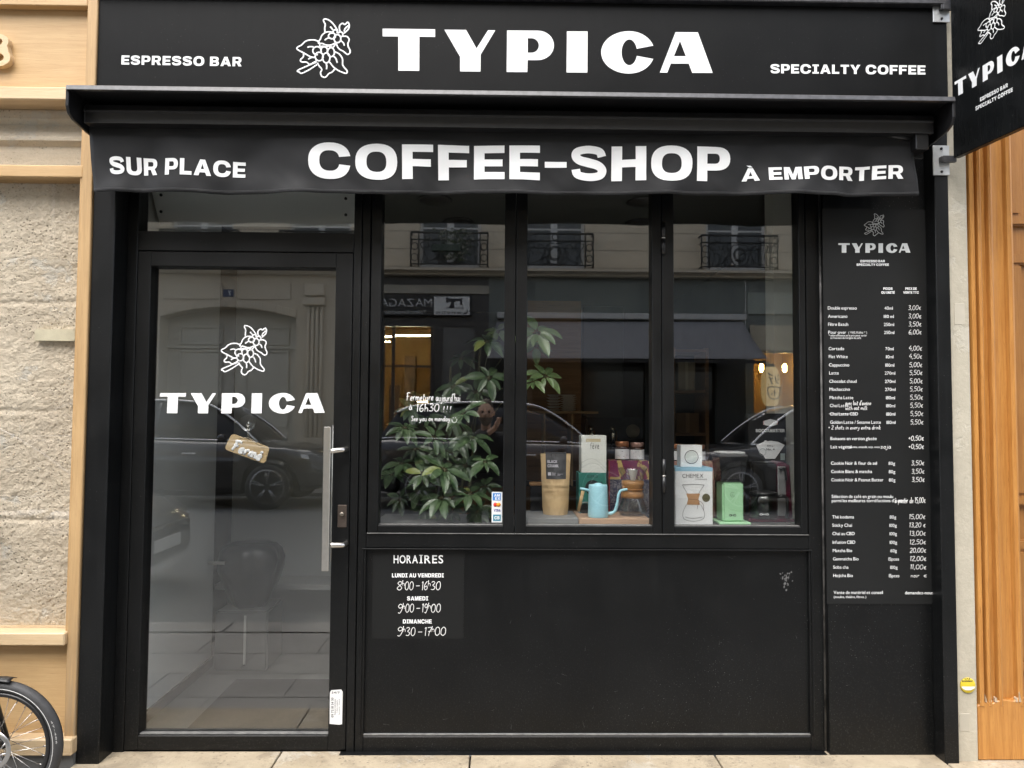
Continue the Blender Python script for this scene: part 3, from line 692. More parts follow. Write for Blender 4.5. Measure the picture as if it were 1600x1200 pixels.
def cut(mb, step=.03):
    me = bpy.data.meshes.new('x'); me.from_pydata(mb.v, [], mb.f); bm = bmesh.new(); bm.from_mesh(me)
    for ax, lo, hi in ((0,-1.8,1.8),(2,2.3,2.8)):
        k = lo
        while k < hi:
            nrm = [0,0,0]; nrm[ax] = 1; co = [0,0,0]; co[ax] = k
            bmesh.ops.bisect_plane(bm, geom=bm.verts[:]+bm.edges[:]+bm.faces[:], plane_co=co, plane_no=nrm); k += step
    out = MB(); bm.verts.index_update(); out.add([onto(v.co) for v in bm.verts], [tuple(v.index for v in f.verts) for f in bm.faces], True); bm.free(); return out
for t_, q_ in (('SUR PLACE', [(171,244),(382,252),(382,276.5),(170.5,271)]), ('COFFEE-SHOP', [(483,225),(1141,230),(1141,283),(483,278.5)]), ('\u00c0 EMPORTER', [(1160,262),(1411,258.5),(1411,279.5),(1160,282.5)])):
    b = MB(); text_px(b, t_, 'block', q_, YV, .125, .40); cut(b).build('lettering', M['whitecloth'], val, normals=False)
b = MB()
for v in (.035, .05):
    pts = [cloth(i/200, v)-Vector((0,.0022,0)) for i in range(201)]
    b.tube(pts, .0006, 4)
b.build('hem_stitching', mat('grey_thread', (.10,.10,.105), .8), val)

# ================================================================== MENU BOARD, HOURS, STICKERS
YM = .076
mn = MB(); a = P(1284,312,YM); c = P(1455,944,YM); mn.box(P(1288,600,YM).x, P(1459,600,YM).x, YM-.001, YM+.0015, c.z, 2.44)
menu = tag(mn.build('menu_board', noisy('menu_board_vinyl', (.009,.0095,.0095), (.012,.0125,.0125), 3, .5, .02, spec=.25)), 'tall black menu board with white drink list and handwritten prices beside the right pilaster', 'menu')
YMT = YM-.0025
b = MB()
typica(b, [(1310,380),(1422.5,380),(1422.5,395),(1310,395)], YMT)
b.build('heading', M['dimwhite'], menu, normals=False)
b = MB(); emblem(b, [P(*q, YMT) for q in ((1350,333.5),(1382,333.5),(1382,369),(1350,369))], .0013); b.build('emblem', M['dimwhite'], menu, normals=False)
b = MB()
def mx(px, py): return px+(py-481)*.0205
def mtext(t, x, y, h=5.4, font='thin', k=1.0, anchor='l', lst=None):
    V, Fc, wd = layout(t, font, .10, .30); wpx = wd*h*k; x = mx(x, y)
    x0 = x if anchor == 'l' else x-wpx/2 if anchor == 'c' else x-wpx
    put(b, V, Fc, [P(x0,y-h/2,YMT), P(x0+wpx,y-h/2,YMT), P(x0+wpx,y+h/2,YMT), P(x0,y+h/2,YMT)], (0,0,wd,1))
for t, x, y in (('ESPRESSO BAR',1365,408),('SPECIALTY COFFEE',1365,413.6)): mtext(t, x, y, 3.6, 'block', .95, 'c')
for t, x, y in (('POIDS',1388,451),('OU UNIT\u00c9',1388,457),('PRIX DE',1424,451),('VENTE TTC',1424,457)): mtext(t, x, y, 3.8, 'block', .8, 'c')
rows = [('Double espresso','40ml',481),('Americano','180 ml',494),('Filtre Batch','250ml',506.5),('Pour over','250ml',519),('Cortado','70ml',544.5),('Flat White','110ml',557),('Cappuccino','180ml',570),('Latte','270ml',582.5),('Chocolat chaud','270ml',595.5),('Mochaccino','270ml',608),('Matcha Latte','180ml',621),('Chai Latte','180ml',633.5),('Chai Latte CBD','180ml',646.5),('Golden Latte / Sesame Latte','180ml',659.5),('Boissons en version glac\u00e9e','',685),('Lait v\u00e9g\u00e9tal','',698),('Cookie Noir & fleur de sel','80g',723.5),('Cookie Blanc & matcha','80g',736.5),('Cookie Noir & Peanut Butter','80g',749.5),('S\u00e9lection de caf\u00e9 en grain ou moulu','',775.5),('parmi les meilleures torr\u00e9factions d\u2019europe','',782),('Th\u00e9 kodama','80g',807.5),('Sticky Chai','100g',820.5),('Chai au CBD','100g',833.5),('Infusion CBD','100g',847),('Matcha Bio','60g',860),('Genmaicha Bio','15pces',873),('Soba cha','100g',886),('Hojicha Bio','15pces',899),('Vente de mat\u00e9riel et conseil','',925.5)]
for t, q, y in rows:
    mtext(t, 1293.5, y, 5.2, 'thin', .97)
    if q: mtext(q, 1388.5, y+.3, 5.2, 'thin', .97, 'c')
mtext('( V60, Kalita * )', 1325, 519.3, 3.6, 'thin', .95); mtext('* selon affluence et le prix peut varier', 1294, 524, 3.2, 'thin', .9); mtext('en fonction de l\u2019origine du caf\u00e9', 1296.5, 527.8, 3.2, 'thin', .9)
mtext('( avoine, amande, soja, coco )', 1321, 698.2, 3.6, 'thin', .9); mtext('(moulins, th\u00e9i\u00e8re, filtres..)', 1293.5, 932.5, 3.9, 'thin', .95); mtext('demandez-nous', 1405, 926, 5.0, 'med', .98)
b.build('printed_list', M['white'], menu, normals=False)
b = MB()
prices = [('3,00\u20ac',481),('3,00\u20ac',494),('3,50\u20ac',506.5),('6,00\u20ac',519),('4,00\u20ac',544.5),('4,50\u20ac',557),('5,00\u20ac',570),('5,50\u20ac',582.5),('5,00\u20ac',595.5),('5,50\u20ac',608),('5,50\u20ac',621),('5,50\u20ac',633.5),('5,50\u20ac',646.5),('5,50\u20ac',659.5),('3,50\u20ac',723.5),('3,50\u20ac',736.5),('3,50\u20ac',749.5),('15,00\u20ac',807.5),('13,20 \u20ac',820.5),('13,00\u20ac',833.5),('12,50\u20ac',847),('20,00\u20ac',860),('12,00\u20ac',873),('11,00\u20ac',886)]
for t, y in prices:
    x1 = mx(1439, y); x0 = x1-(20 if len(t) < 6 else 25); hand(b, t, [(x0,y-4.2),(x1,y+3.4)], YMT, .0011)
for t, y in (('+0,50\u20ac',685),('+0,50\u20ac',698)): hand(b, t, [(mx(1415,y),y-4.2),(mx(1439,y),y+3.4)], YMT, .0014)
hand(b, 'avec lait d\u2019avoine', [(1321,626),(1361,633)], YMT, .001); hand(b, 'with oat milk', [(1321,634),(1355,640.5)], YMT, .001)
hand(b, '+ 2 shots in every extra drink', [(1294,664.5),(1376,671)], YMT, .001); hand(b, '\u00e0 partir de 15,00\u20ac', [(1398,777),(1446,786)], YMT, .0012)
hand(b, 'soja', [(1376,694),(1392,701)], YMT, .0011); hand(b, 'noir', [(1423,896),(1436,902)], YMT, .001); hand(b, '\u20ac', [(1443,896),(1448,902)], YMT, .001)
strokes(b, [[(0,.5),(1,.55)]], [P(*q, YMT) for q in ((1295,643),(1338,643),(1338,650),(1295,650))], (0,0,1,1), .0008, smooth=False)
b.build('handwritten_prices', M['chalk'], menu, normals=False)

YK = YF+.022
b = MB(); a = P(583,859.5,YK); c = P(724,998,YK); b.box(a.x, c.x, YK-.0012, YK-.0002, c.z, a.z)
hrs = tag(b.build('opening_hours_decal', noisy('decal_vinyl', (.0085,.009,.009), (.0105,.011,.011), 3, .45, 0, spec=.26)), 'dark decal listing handwritten opening hours on the black panel under the windows', 'decal')
YKT = YK-.0025
b = MB()
V, Fc, wd = layout('HORAIRES', 'thin', .17, .4)
text_px(b, 'HORA', 'med', [(615,867),(653,880)], YKT, .17); text_px(b, 'I', 'med', [(656.8,867),(659,880)], YKT, .17); text_px(b, 'RES', 'med', [(663,867),(692.5,880)], YKT, .17)
strokes(b, [[(0,0),(1,0)],[(0,1),(1,1)]], [P(*q, YKT) for q in ((655,867.6),(660.8,867.6),(660.8,879.5),(655,879.5))], (0,0,1,1), .0016, smooth=False)
for t, x0, x1, y in (('LUNDI AU VENDREDI',612.5,693.5,899),('SAMEDI',636,669,935),('DIMANCHE',629.5,674.5,971)): text_px(b, t, 'block', [(x0,y-3.2),(x1,y+3.2)], YKT, .13, .35)
b.build('printed_days', M['white'], hrs, normals=False)
b = MB()
def hours(x0, x1, y, a, h1, c, d_, h2, e):
    # digits with a small raised h
    s_ = (x1-x0)/7.3; yy = (y-7, y+7)
    def seg(t, f0, f1, up=0): hand(b, t, [(x0+f0*s_, yy[0]+(0 if not up else -1)), (x0+f1*s_, yy[1]-(0 if not up else 6))], YKT, .0015 if not up else .0012)
    seg(a, 0, .85); seg(h1, .85, 1.3, 1); seg(c, 1.3, 2.7); seg('-', 3.1, 3.75); seg(d_, 4.1, 5.05); seg(h2, 5.1, 5.6, 1); seg(e, 5.6, 7.2)
hours(620,689,915,'8','h','00','16','h','30'); hours(621,689,950,'9','h','00','19','h','00'); hours(620,697,986.5,'9','h','30','17','h','00')
b.build('handwritten_hours', M['chalk'], hrs, normals=False)

# message written on the first window pane
YP = YG-.005
b = MB()
hand(b, 'Fermeture', [(635,614),(677,626)], YP, .0019); hand(b, 'aujourd\u2019hui', [(681,615),(719,627)], YP, .0014)
hand(b, '\u00e0', [(639,631),(644,640.5)], YP, .0016); hand(b, '16h30', [(650.5,630.5),(685.5,643)], YP, .0019); hand(b, '!!!', [(691,634),(705,644)], YP, .0016)
hand(b, 'See you on monday', [(642.5,650),(703,658)], YP, .0013)
strokes(b, [[(0,.4),(.12,.9),(.5,1),(.85,.85),(1,.3)],[(.25,.0),(.26,.2)],[(.7,.0),(.72,.2)]], [P(*q, YP) for q in ((706,652),(714,652),(714,660),(706,660))], (0,0,1,1), .0011)
tag(b.build('window_message', M['chalk'], normals=False), 'white handwritten closing note on the glass in front of the plant', 'handwriting')
# card stickers
b = MB(); a = P(768.5,768.5,YG); c = P(784.5,816,YG); b.box(a.x, c.x, YG-.0062, YG-.0042, c.z, a.z)
st = tag(b.build('payment_sticker', mat('sticker_white', (.75,.76,.77), .4)), 'small upright white sticker with four payment card emblems in a corner of the plant window', 'sticker')
YS = YG-.0072
b = MB(); q0 = P(770,770.5,YS); q1 = P(782.5,782,YS); b.box(q0.x,q1.x,YS,YS+.0006,q1.z,q0.z); b.build('blue_emblem', mat('card_blue', (.03,.2,.55), .4), st)
b = MB(); text_px(b, 'AM', 'block', [(772,772),(781,776)], YS-.0006); text_px(b, 'EX', 'block', [(773.5,777),(781.5,781)], YS-.0006); b.build('blue_emblem_lettering', M['white'], st, normals=False)
for cx, colr, dy in ((774,(.6,.03,.02),0),(779,(.75,.3,.02),.0004)):
    b = MB(); p = P(cx,788.5,YS); b.lathe([(.001,-.0004-dy),(.0095,-.0004-dy),(.0095,.0006)], (p.x,YS,p.z), 18, 'y'); b.build('card_disc', mat('card_disc', colr, .4), st)
b = MB(); text_px(b, 'VISA', 'block', [(771.5,795.5),(782,799.5)], YS); b.build('card_lettering', mat('card_navy', (.03,.04,.25), .4), st, normals=False)
b = MB(); q0 = P(770.5,804,YS); q1 = P(782.5,814,YS); b.box(q0.x,q1.x,YS,YS+.0006,q1.z,q0.z); b.build('teal_emblem', mat('card_teal', (.03,.2,.3), .4), st)
b = MB(); text_px(b, 'CB', 'block', [(772.5,806.5),(780.5,811.5)], YS-.0006); b.build('teal_emblem_lettering', M['white'], st, normals=False)
# white notice low on the door stile
b = MB(); pts = [(517.5,1078.5),(533,1077.5),(535.5,1081),(534.5,1131.5),(530,1132.5),(515,1131),(515.5,1082)]
b.prism([P(*q, YF-.0012) for q in pts], (0,.0009,0)); nts = tag(b.build('locksmith_sticker', mat('notice_white', (.72,.73,.73), .5)), 'white rounded sticker with lines of sideways print low on the door stile', 'sticker')
b = MB(); 
def vtext(t, px0, px1, y0, y1, font='thin'):     # reads bottom to top
    V, Fc, wd = layout(t, font, .12, .35)
    put(b, V, Fc, [P(px0,y0,YF-.0018), P(px0,y1,YF-.0018), P(px1,y1,YF-.0018), P(px1,y0,YF-.0018)][:0] or [P(px0,y1,YF-.0018), P(px0,y0,YF-.0018), P(px1,y0,YF-.0018), P(px1,y1,YF-.0018)], (0,0,wd,1))
vtext('09 72 10 34 30', 517.5, 521, 1090, 1121, 'bold'); vtext('Rideaux m\u00e9talliques', 522, 524.5, 1092, 1117); vtext('Volets roulants', 525.5, 527.5, 1094, 1114); vtext('Serrurerie - Vitrerie', 529, 531, 1092, 1117)
text_px(b, '24/7', 'bold', [(518,1080.5),(531,1083.5)], YF-.0018)
b.build('print', mat('print_ink', (.05,.05,.055), .6), nts, normals=False)

# hanging closed sign
YC = YG+.02
cn = [P(*q, YC) for q in ((362.5,677),(422,699),(414,725),(350.5,702))]
def rr(cn, r=.12, n=4):
    out = []
    for i in range(4):
        p = cn[i]; a = (cn[i-1]-p); c = (cn[(i+1) % 4]-p); ra = .018
        a = a.normalized()*ra; c = c.normalized()*ra
        for k in range(n+1):
            t = k/n; out.append(p + a*(1-t)**2 + c*t**2)
    return out
cs = thing('closed_sign', sum(cn, Vector())/4, 'tilted tan plaque lettered in white, hung from a suction cup on the door glass', 'sign')
b = MB(); b.prism([p-Vector((0,.003,0)) for p in rr(cn)], (0,.006,0)); b.build('plaque', noisy('kraft_board', (.50,.37,.20), (.44,.32,.165), 6, .6, .03), cs, bevel=.001)
b = MB(); polys = []; x = 0
for ch in 'Ferm\u00e9':
    wd, stt = H[ch]
    for s_ in stt: polys.append([(x+a+c*.15, 1-c) for a, c in s_])
    x += wd+.1
qd = [P(*q, YC-.0045) for q in ((367,687),(411,703.5),(406,720),(361,702.5))]
strokes(b, polys, qd, (0,0,x-.1,1), .0061, flat=.3); b.build('lettering', M['white'], cs, normals=False)
b = MB(); b.tube(spline([P(373.5,685,YC-.004), P(388,684,YC-.006), P(407,696.5,YC-.004)], 6), .0011, 6); b.tube([P(387.5,663,YC-.003), P(387.5,684,YC-.005)], .0012, 6); b.build('string', mat('string', (.5,.42,.3), .8), cs)
p = P(387,661,YG+.004); b = MB(); b.lathe([(.0001,.016),(.006,.015),(.009,.008),(.02,.005),(.037,.0015),(.038,.0)], p, 28, 'y'); b.build('suction_cup', M['clear'], cs)
b = MB(); b.lathe([(.0001,.024),(.005,.023),(.006,.016),(.003,.012)], p, 14, 'y'); b.build('hook', M['white'], cs)

# ================================================================== BLADE SIGN
bd = Vector((.15, -.988, 0)).normalized(); bo = Vector((P(1488.5,200,-.05).x, -.05, 0)); bn = Vector((-bd.y, bd.x, 0))*-1
if bn.x > 0: bn = -bn
zlo = 2.633
bs = thing('blade_sign', (bo.x, bo.y, zlo), 'square black hanging sign on galvanised brackets projecting beside the doorway', 'sign')
W_, H_ = .46, .80
def B(s_, z, o=0): return bo + bd*s_ + Vector((0,0,z)) + bn*o
b = MB(); b.prism([B(0,zlo,0),B(W_,zlo,0),B(W_,zlo+H_,0),B(0,zlo+H_,0)], bn*-.03)
bp = b.build('panel', black_paint('sign_paint', .007, .24, .64, .03), bs, bevel=.003)
b = MB(); c_ = .222
def BQ(s0, s1, z0, z1, o=.0012): return [B(s0,z1,o),B(s1,z1,o),B(s1,z0,o),B(s0,z0,o)]
zt = P(1493,151,-.05).z
q0 = zlo+.235
for v, f in TYP: put(b, v, f, BQ(.018, .428, zlo+.262, zlo+.332), (0,0,1,1))
for t, s0, s1, z0 in (('ESPRESSO BAR',.155,.295,zlo+.186),('SPECIALTY COFFEE',.130,.318,zlo+.158)):
    V, Fc, wd = layout(t, 'block', .13, .4); put(b, V, Fc, BQ(s0,s1,z0,z0+.0165), (0,0,wd,1))
b.build('lettering', M['white'], bp, normals=False)
b = MB(); emblem(b, BQ(.150, .295, zlo+.418, zlo+.575, .001), .0022, tuple(bn)); b.build('emblem', M['white'], bp, normals=False)
for py0, py1, za in ((-6,36,.66),(228,274.5,-.0)):
    a = P(1456,py0,-.0); c = P(1482.5,py1,-.0)
    b = MB(); b.box(a.x,c.x,-.008,0-.0005,c.z,a.z); br = b.build('bracket', M['galv'], bs, bevel=.0015)
    xm = (a.x+c.x)/2; zm = (a.z+c.z)/2
    b = MB()
    b.prism([(xm-.012,-.008,zm-.012),(xm+.012,-.008,zm-.012),(xm+.012,-.008,zm+.012),(xm-.012,-.008,zm+.012)], (0,-.02,0))
    e = B(.03, zm, -.015); b.box(xm-.004, e.x+.01, -.030, -.010, zm-.014, zm+.014); b.build('arm', M['lip'], br, bevel=.002)
    b = MB()
    for zz in (a.z-.015, c.z+.015): b.lathe([(.0001,-.006),(.004,-.006),(.006,-.003),(.006,0)], (xm,-.008,zz), 10, 'y')
    b.build('bolts', M['darkmetal'], br)

# ================================================================== NEIGHBOUR ON THE LEFT
nb = thing('neighbouring_shop_front', (-2.6, .05, 0), 'pale oak shop front with a glazed window beside the black coffee shop', 'shop')
YO = -.01
ox0, ox1 = Xf(117.5, YO), SX0-.003
XL = -6.0
def ZL(py, Y=YO): return P(60, py, Y).z
b = MB(); b.box(ox0, ox1, YO, .25, PAVE+.01, 3.6); b.build('corner_post', M['oakz'], nb, bevel=.003)
b = MB(); b.box(XL, ox0, YO, .25, ZL(8), 3.6); b.build('head_rail', M['oak'], nb, bevel=.003)
b = MB(); b.box(XL, ox0, YO+.04, .25, ZL(137), ZL(8)-.001); npn = b.build('name_panel', M['oak'], nb)
g8 = [ellip(.36,.27,.36,.275,0,360,28,2.1)[:-1], ellip(.36,.755,.315,.245,0,360,28,2.1)[:-1], ]
def eight():
    out = ellip(.36,.28,.36,.28,150,390,30,2.1)+ellip(.36,.76,.31,.24,-28,208,26,2.1)
    return [out, ellip(.36,.28,.185,.135,0,360,18,2.1)[:-1], ellip(.36,.76,.15,.115,0,360,18,2.1)[:-1]]
e8 = eight(); v, f = fill(e8)
def n8(x, y, Y):
    return P(-26+x/.72*42, 103.5-y*51, Y)
b = MB(); fr_ = [n8(x, y, YO+.012) for x, y in v]; bk = [p+Vector((0,.03,0)) for p in fr_]
b.add(fr_, f)
for c in e8:
    pf = [n8(x, y, YO+.012) for x, y in c]; n = len(c)
    b.add(pf+[p+Vector((0,.03,0)) for p in pf], [(i,(i+1) % n,(i+1) % n+n,i+n) for i in range(n)])
b.build('numeral', M['oaklight'], npn)
b = MB(); b.box(XL, ox0, YO-.012, .25, ZL(157), ZL(137)-.001); b.build('upper_rail', M['oaklight'], nb, bevel=.004)
b = MB(); b.box(XL, ox0, YO+.005, .25, ZL(276), ZL(257)); b.build('middle_rail', M['oak'], nb, bevel=.004)
b = MB(); b.box(XL, ox0, YO-.02, .25, ZL(1007), ZL(987)); b.build('sill', M['oaklight'], nb, bevel=.005)
b = MB(); b.box(XL, ox0, YO+.035, .25, ZL(1150), ZL(1007)-.001); b.build('lower_panel', M['oak'], nb)
b = MB(); b.box(XL, ox0+.05, YO-.03, .25, ZL(1177), ZL(1150)-.001); b.build('base_board', M['oaklight'], nb, bevel=.006)
b = MB(); b.box(XL, ox0+.045, YO-.005, .25, PAVE+.002, ZL(1177)-.001); b.build('plinth', noisy('grey_plinth', (.16,.16,.155), (.11,.11,.105), 5, .7, .1), nb)
for z0, z1 in ((ZL(257),ZL(157)),(ZL(987),ZL(276))):
    b = MB(); b.box(XL, ox0, .045, .051, z0, z1); b.build('pane', M['pane2'], nb)
for z0, z1 in ((ZL(257),ZL(157)),(ZL(987),ZL(276))):
    b = MB(); b.box(ox0-.014, ox0-.0005, YO+.012, .045, z0, z1); b.build('glazing_bead', M['oakz'], nb)
lw_ = thing('limestone_wall', (-2.5, .1, 0), 'rough chipped limestone masonry seen behind the glass of the oak shop front', 'wall')
def stn(u, v):
    x = ox0-(ox0-XL)*(1-u)**2.2; z = ZL(990)+(ZL(272)-ZL(990))*v
    h = .008*noise.fractal((x*2.2, 0, z*2.2), 1.0, 2.0, 4)+.0035*noise.fractal((x*30, 3, z*30), .7, 2, 4)
    ch = noise.fractal((x*3.1+4, 9, z*3.1), .9, 2.1, 5); h += .012*max(0, ch-.38)+.02*max(0, noise.noise((x*100, 2, z*100))-.36)*.6
    for jz in (.545, 1.02, 1.5, 1.98): h += .005*math.exp(-((z-jz+.006*noise.noise((x*6,0,1)))/.012)**2)
    return Vector((x, .085+h, z))
b = MB(); b.grid(stn, 560, 800); b.build('masonry', M['stone'], lw_, normals=False)
prf = [(.07,ZL(253)),(.10,ZL(248)),(.10,ZL(215)),(.075,ZL(208)),(.075,ZL(203)),(.09,ZL(198)),(.12,ZL(178)),(.085,ZL(172)),(.085,ZL(158))]
b = MB(); b.prism([(XL,y,z) for y, z in prf]+[(XL,.24,ZL(158)),(XL,.24,ZL(253))], (ox0-XL,0,0)); b.build('moulding', M['stone'], lw_)
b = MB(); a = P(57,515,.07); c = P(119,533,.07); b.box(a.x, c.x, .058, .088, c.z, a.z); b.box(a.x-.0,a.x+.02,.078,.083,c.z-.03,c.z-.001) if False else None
tag(b.build('lamp_highlight_patch', noisy('painted_lamp_highlight', (.62,.58,.42), (.5,.46,.33), 20, .6, .1)), 'pale yellowish patch painting a lamp highlight over the limestone behind the glass', 'painted highlight')  # pale slab put in for a lamp highlight in the glass

# ================================================================== RIGHT SIDE
YR = .02
prx0, prx1 = SX1+.002, P(1519,700,YR).x
b = MB(); b.box(prx0, prx1, YR, .4, .0, 3.6)
pier = tag(b.build('limestone_pier', M['pier'], bevel=.004), 'narrow cream limestone pier between black shop front and varnished doorway', 'pier')
b = MB()
for (x0,y0,x1,y1) in ((1491.5,474,1507.5,507),(1499.5,1115,1515,1143)):
    q = [P(*t, YR-.0015) for t in ((x0,y0),(x1,y0),(x1,y1),(x0,y1))]; b.prism(q, (0,.003,0))
b.build('cover_plate', noisy('plate_paint', (.47,.43,.35), (.40,.37,.30), 9, .7, .05), pier, bevel=.0008)
p = P(1511.5,1070.5,YR); mk = thing('round_utility_marker', p, 'round yellow and white marker disc low on the limestone pier', 'marker')
b = MB(); b.lathe([(.001,-.006),(.031,-.006),(.033,-.004),(.033,-.0005)], p, 28, 'y'); b.build('disc', mat('marker_yellow', (.62,.48,.03), .5), mk)
b = MB(); b.prism([p+Vector((.029*math.cos(a)*1.0,-.0068,-.004+.029*math.sin(a)*.55)) for a in [math.pi+math.pi*i/14 for i in range(15)]], (0,.0006,0)); b.build('white_field', mat('marker_white', (.7,.7,.68), .5), mk)
b = MB(); text_px(b, 'GAZ', 'block', [(1507,1059.5),(1516,1061.5)], YR-.0072); text_px(b, 'BRANCHEMENT', 'block', [(1503,1063),(1520,1065.5)], YR-.0072); b.build('print', mat('marker_ink', (.03,.03,.03), .6), mk, normals=False)
dw = thing('varnished_doorway', (2.3, .1, 0), 'orange varnished wooden doorway with fluted casing at the right edge', 'doorway')
cx0 = prx1+.004; cx1 = P(1588,700,.05).x
flu = [(0,.07),(.010,.024),(.024,.020),(.030,.028),(.034,.052),(.040,.052),(.044,.028),(.052,.022),(.058,.026),(.062,.05),(.088,.05),(.091,.028),(.098,.022),(.106,.026),(.110,.05),(.155,.052),(.165,.05),(.170,.03),(.182,.022),(.192,.028),(.20,.07)]
sc_ = (cx1-cx0)/.20
b = MB(); b.prism([(cx0+x*sc_, y, .245) for x, y in flu]+[(cx1,.3,.245),(cx0,.3,.245)], (0,0,3.4)); b.build('fluted_casing', M['pine'], dw)
b = MB()
zz = [(0,.245),(.13,.262),(.3,.255),(.48,.272),(.7,.265),(.85,.285),(1,.27)]
b.prism([(cx0+(cx1-cx0)*1.06*u, .026, z) for u, z in zz]+[(cx0+(cx1-cx0)*1.06,.026,.014),(cx0,.026,.014)], (0,.2,0)); b.build('plinth_block', M['pine'], dw, bevel=.003)
b = MB(); rg = random.Random(3)
for u0, w_, hh in ((.05,.05,.05),(.16,.03,.03),(.24,.05,.085),(.36,.05,.02),(.78,.05,.02),(.85,.08,.06)):
    x = cx0+(cx1-cx0)*u0; x2 = x+(cx1-cx0)*w_
    b.prism([(x,.0235,.262),(x2,.0235,.262),(x2-.002,.0265,.268+hh*.6),((x+x2)/2,.029,.262+hh),(x+.002,.0265,.27+hh*.5)], (0,.012,0))
b.build('splintered_wood', noisy('bare_wood', (.52,.42,.30), (.33,.22,.13), 60, .8, .3), dw)
lx = cx1+.001
b = MB(); b.box(lx, 3.6, .13, .18, .09, 3.6); leaf = b.build('door_leaf', M['pinedark'], dw)
b = MB()
for z0, z1 in ((.36,.95),(1.1,2.25),(2.38,3.3)):
    x0, x1 = lx+.035, 3.3
    for (a0,a1,c0,c1) in ((x0,x1,z0,z0+.05),(x0,x1,z1-.05,z1),(x0,x0+.05,z0+.05,z1-.05),(x1-.05,x1,z0+.05,z1-.05)): b.box(a0,a1,.105,.13,c0,c1)
b.box(lx+.02,3.6,.10,.13,.16,.19)
b.build('panel_moulding', M['pinedark'], leaf, bevel=.008, segs=2)
b = MB(); b.box(lx, 3.6, .09, .13, .015, .16); b.build('kick_rail', M['pine'], leaf, bevel=.004)
up = MB(); up.box(-9, 9, .06, .5, 3.62, 6.2); tag(up.build('upper_wall', M['opp_plain']), 'cream limestone wall of the building above the shop signs', 'wall')

# ================================================================== INSIDE THE WINDOWS
LZ = .985
b = MB(); b.box(Xf(577), Xf(1261), FB-.008, .62, LZ-.03, LZ); b.build('window_ledge', noisy('grey_ledge', (.16,.16,.155), (.12,.12,.118), 6, .5, .03), shop, bevel=.003)
b = MB(); b.box(Xf(577), Xf(1261), .60, .62, .01, LZ-.031); b.build('ledge_back', M['indark'], shop)
tb = MB(); a = P(236,300,.30); c = P(553,341,.30); tb.prism([(a.x,.40,c.z-.02),(a.x,.41,c.z-.012),(a.x,.23,a.z+.128),(a.x,.22,a.z+.12)], (c.x-a.x,0,0)); tbo = tb.build('transom_board', M['greypanel'], shop, bevel=.002)
for px, py in ((252,305),(252,331),(540.5,310.5),(540.5,336)):
    p = P(px,py,.40-(P(px,py,.3).z-2.33)*.75); p.y -= .003; b = MB(); b.ball(p, .0075, 12); b.build('bolt', M['darkmetal'], tbo)
def sc_at(Y): return F_PX/(Y-CAM.y)
def carton(name, px0, px1, y0, zb, Y, depth, m, label, cat, group=None, side=None):
    x0, x1 = P(px0,700,Y).x, P(px1,700,Y).x; zt = P((px0+px1)/2,y0,Y).z
    t = thing(name, ((x0+x1)/2, Y+depth/2, zb), label, cat, group)
    b = MB(); b.box(x0, x1, Y, Y+depth, zb, zt); b.build('carton', m, t, bevel=.0015)
    return t, x0, x1, zt
# boards
BZ = LZ+.032
for nm, px0, px1, m, lb in (('grey_board',823,904,noisy('weathered_board', (.24,.24,.23), (.19,.19,.185), 6, .6, .05),'grey painted display board under the kraft coffee bag'),('wooden_board',905,1016,wood('pinkish_wood', (.50,.33,.21), (.42,.26,.16), 'x', 2, .5, (.33,.2,.12)),'pinkish wooden display board under the kettle and the glass brewer')):
    b = MB(); b.box(P(px0,810,.24).x, P(px1,810,.24).x, .24, .52, LZ+.001, BZ); tag(b.build(nm, m, bevel=.003), lb, 'board')
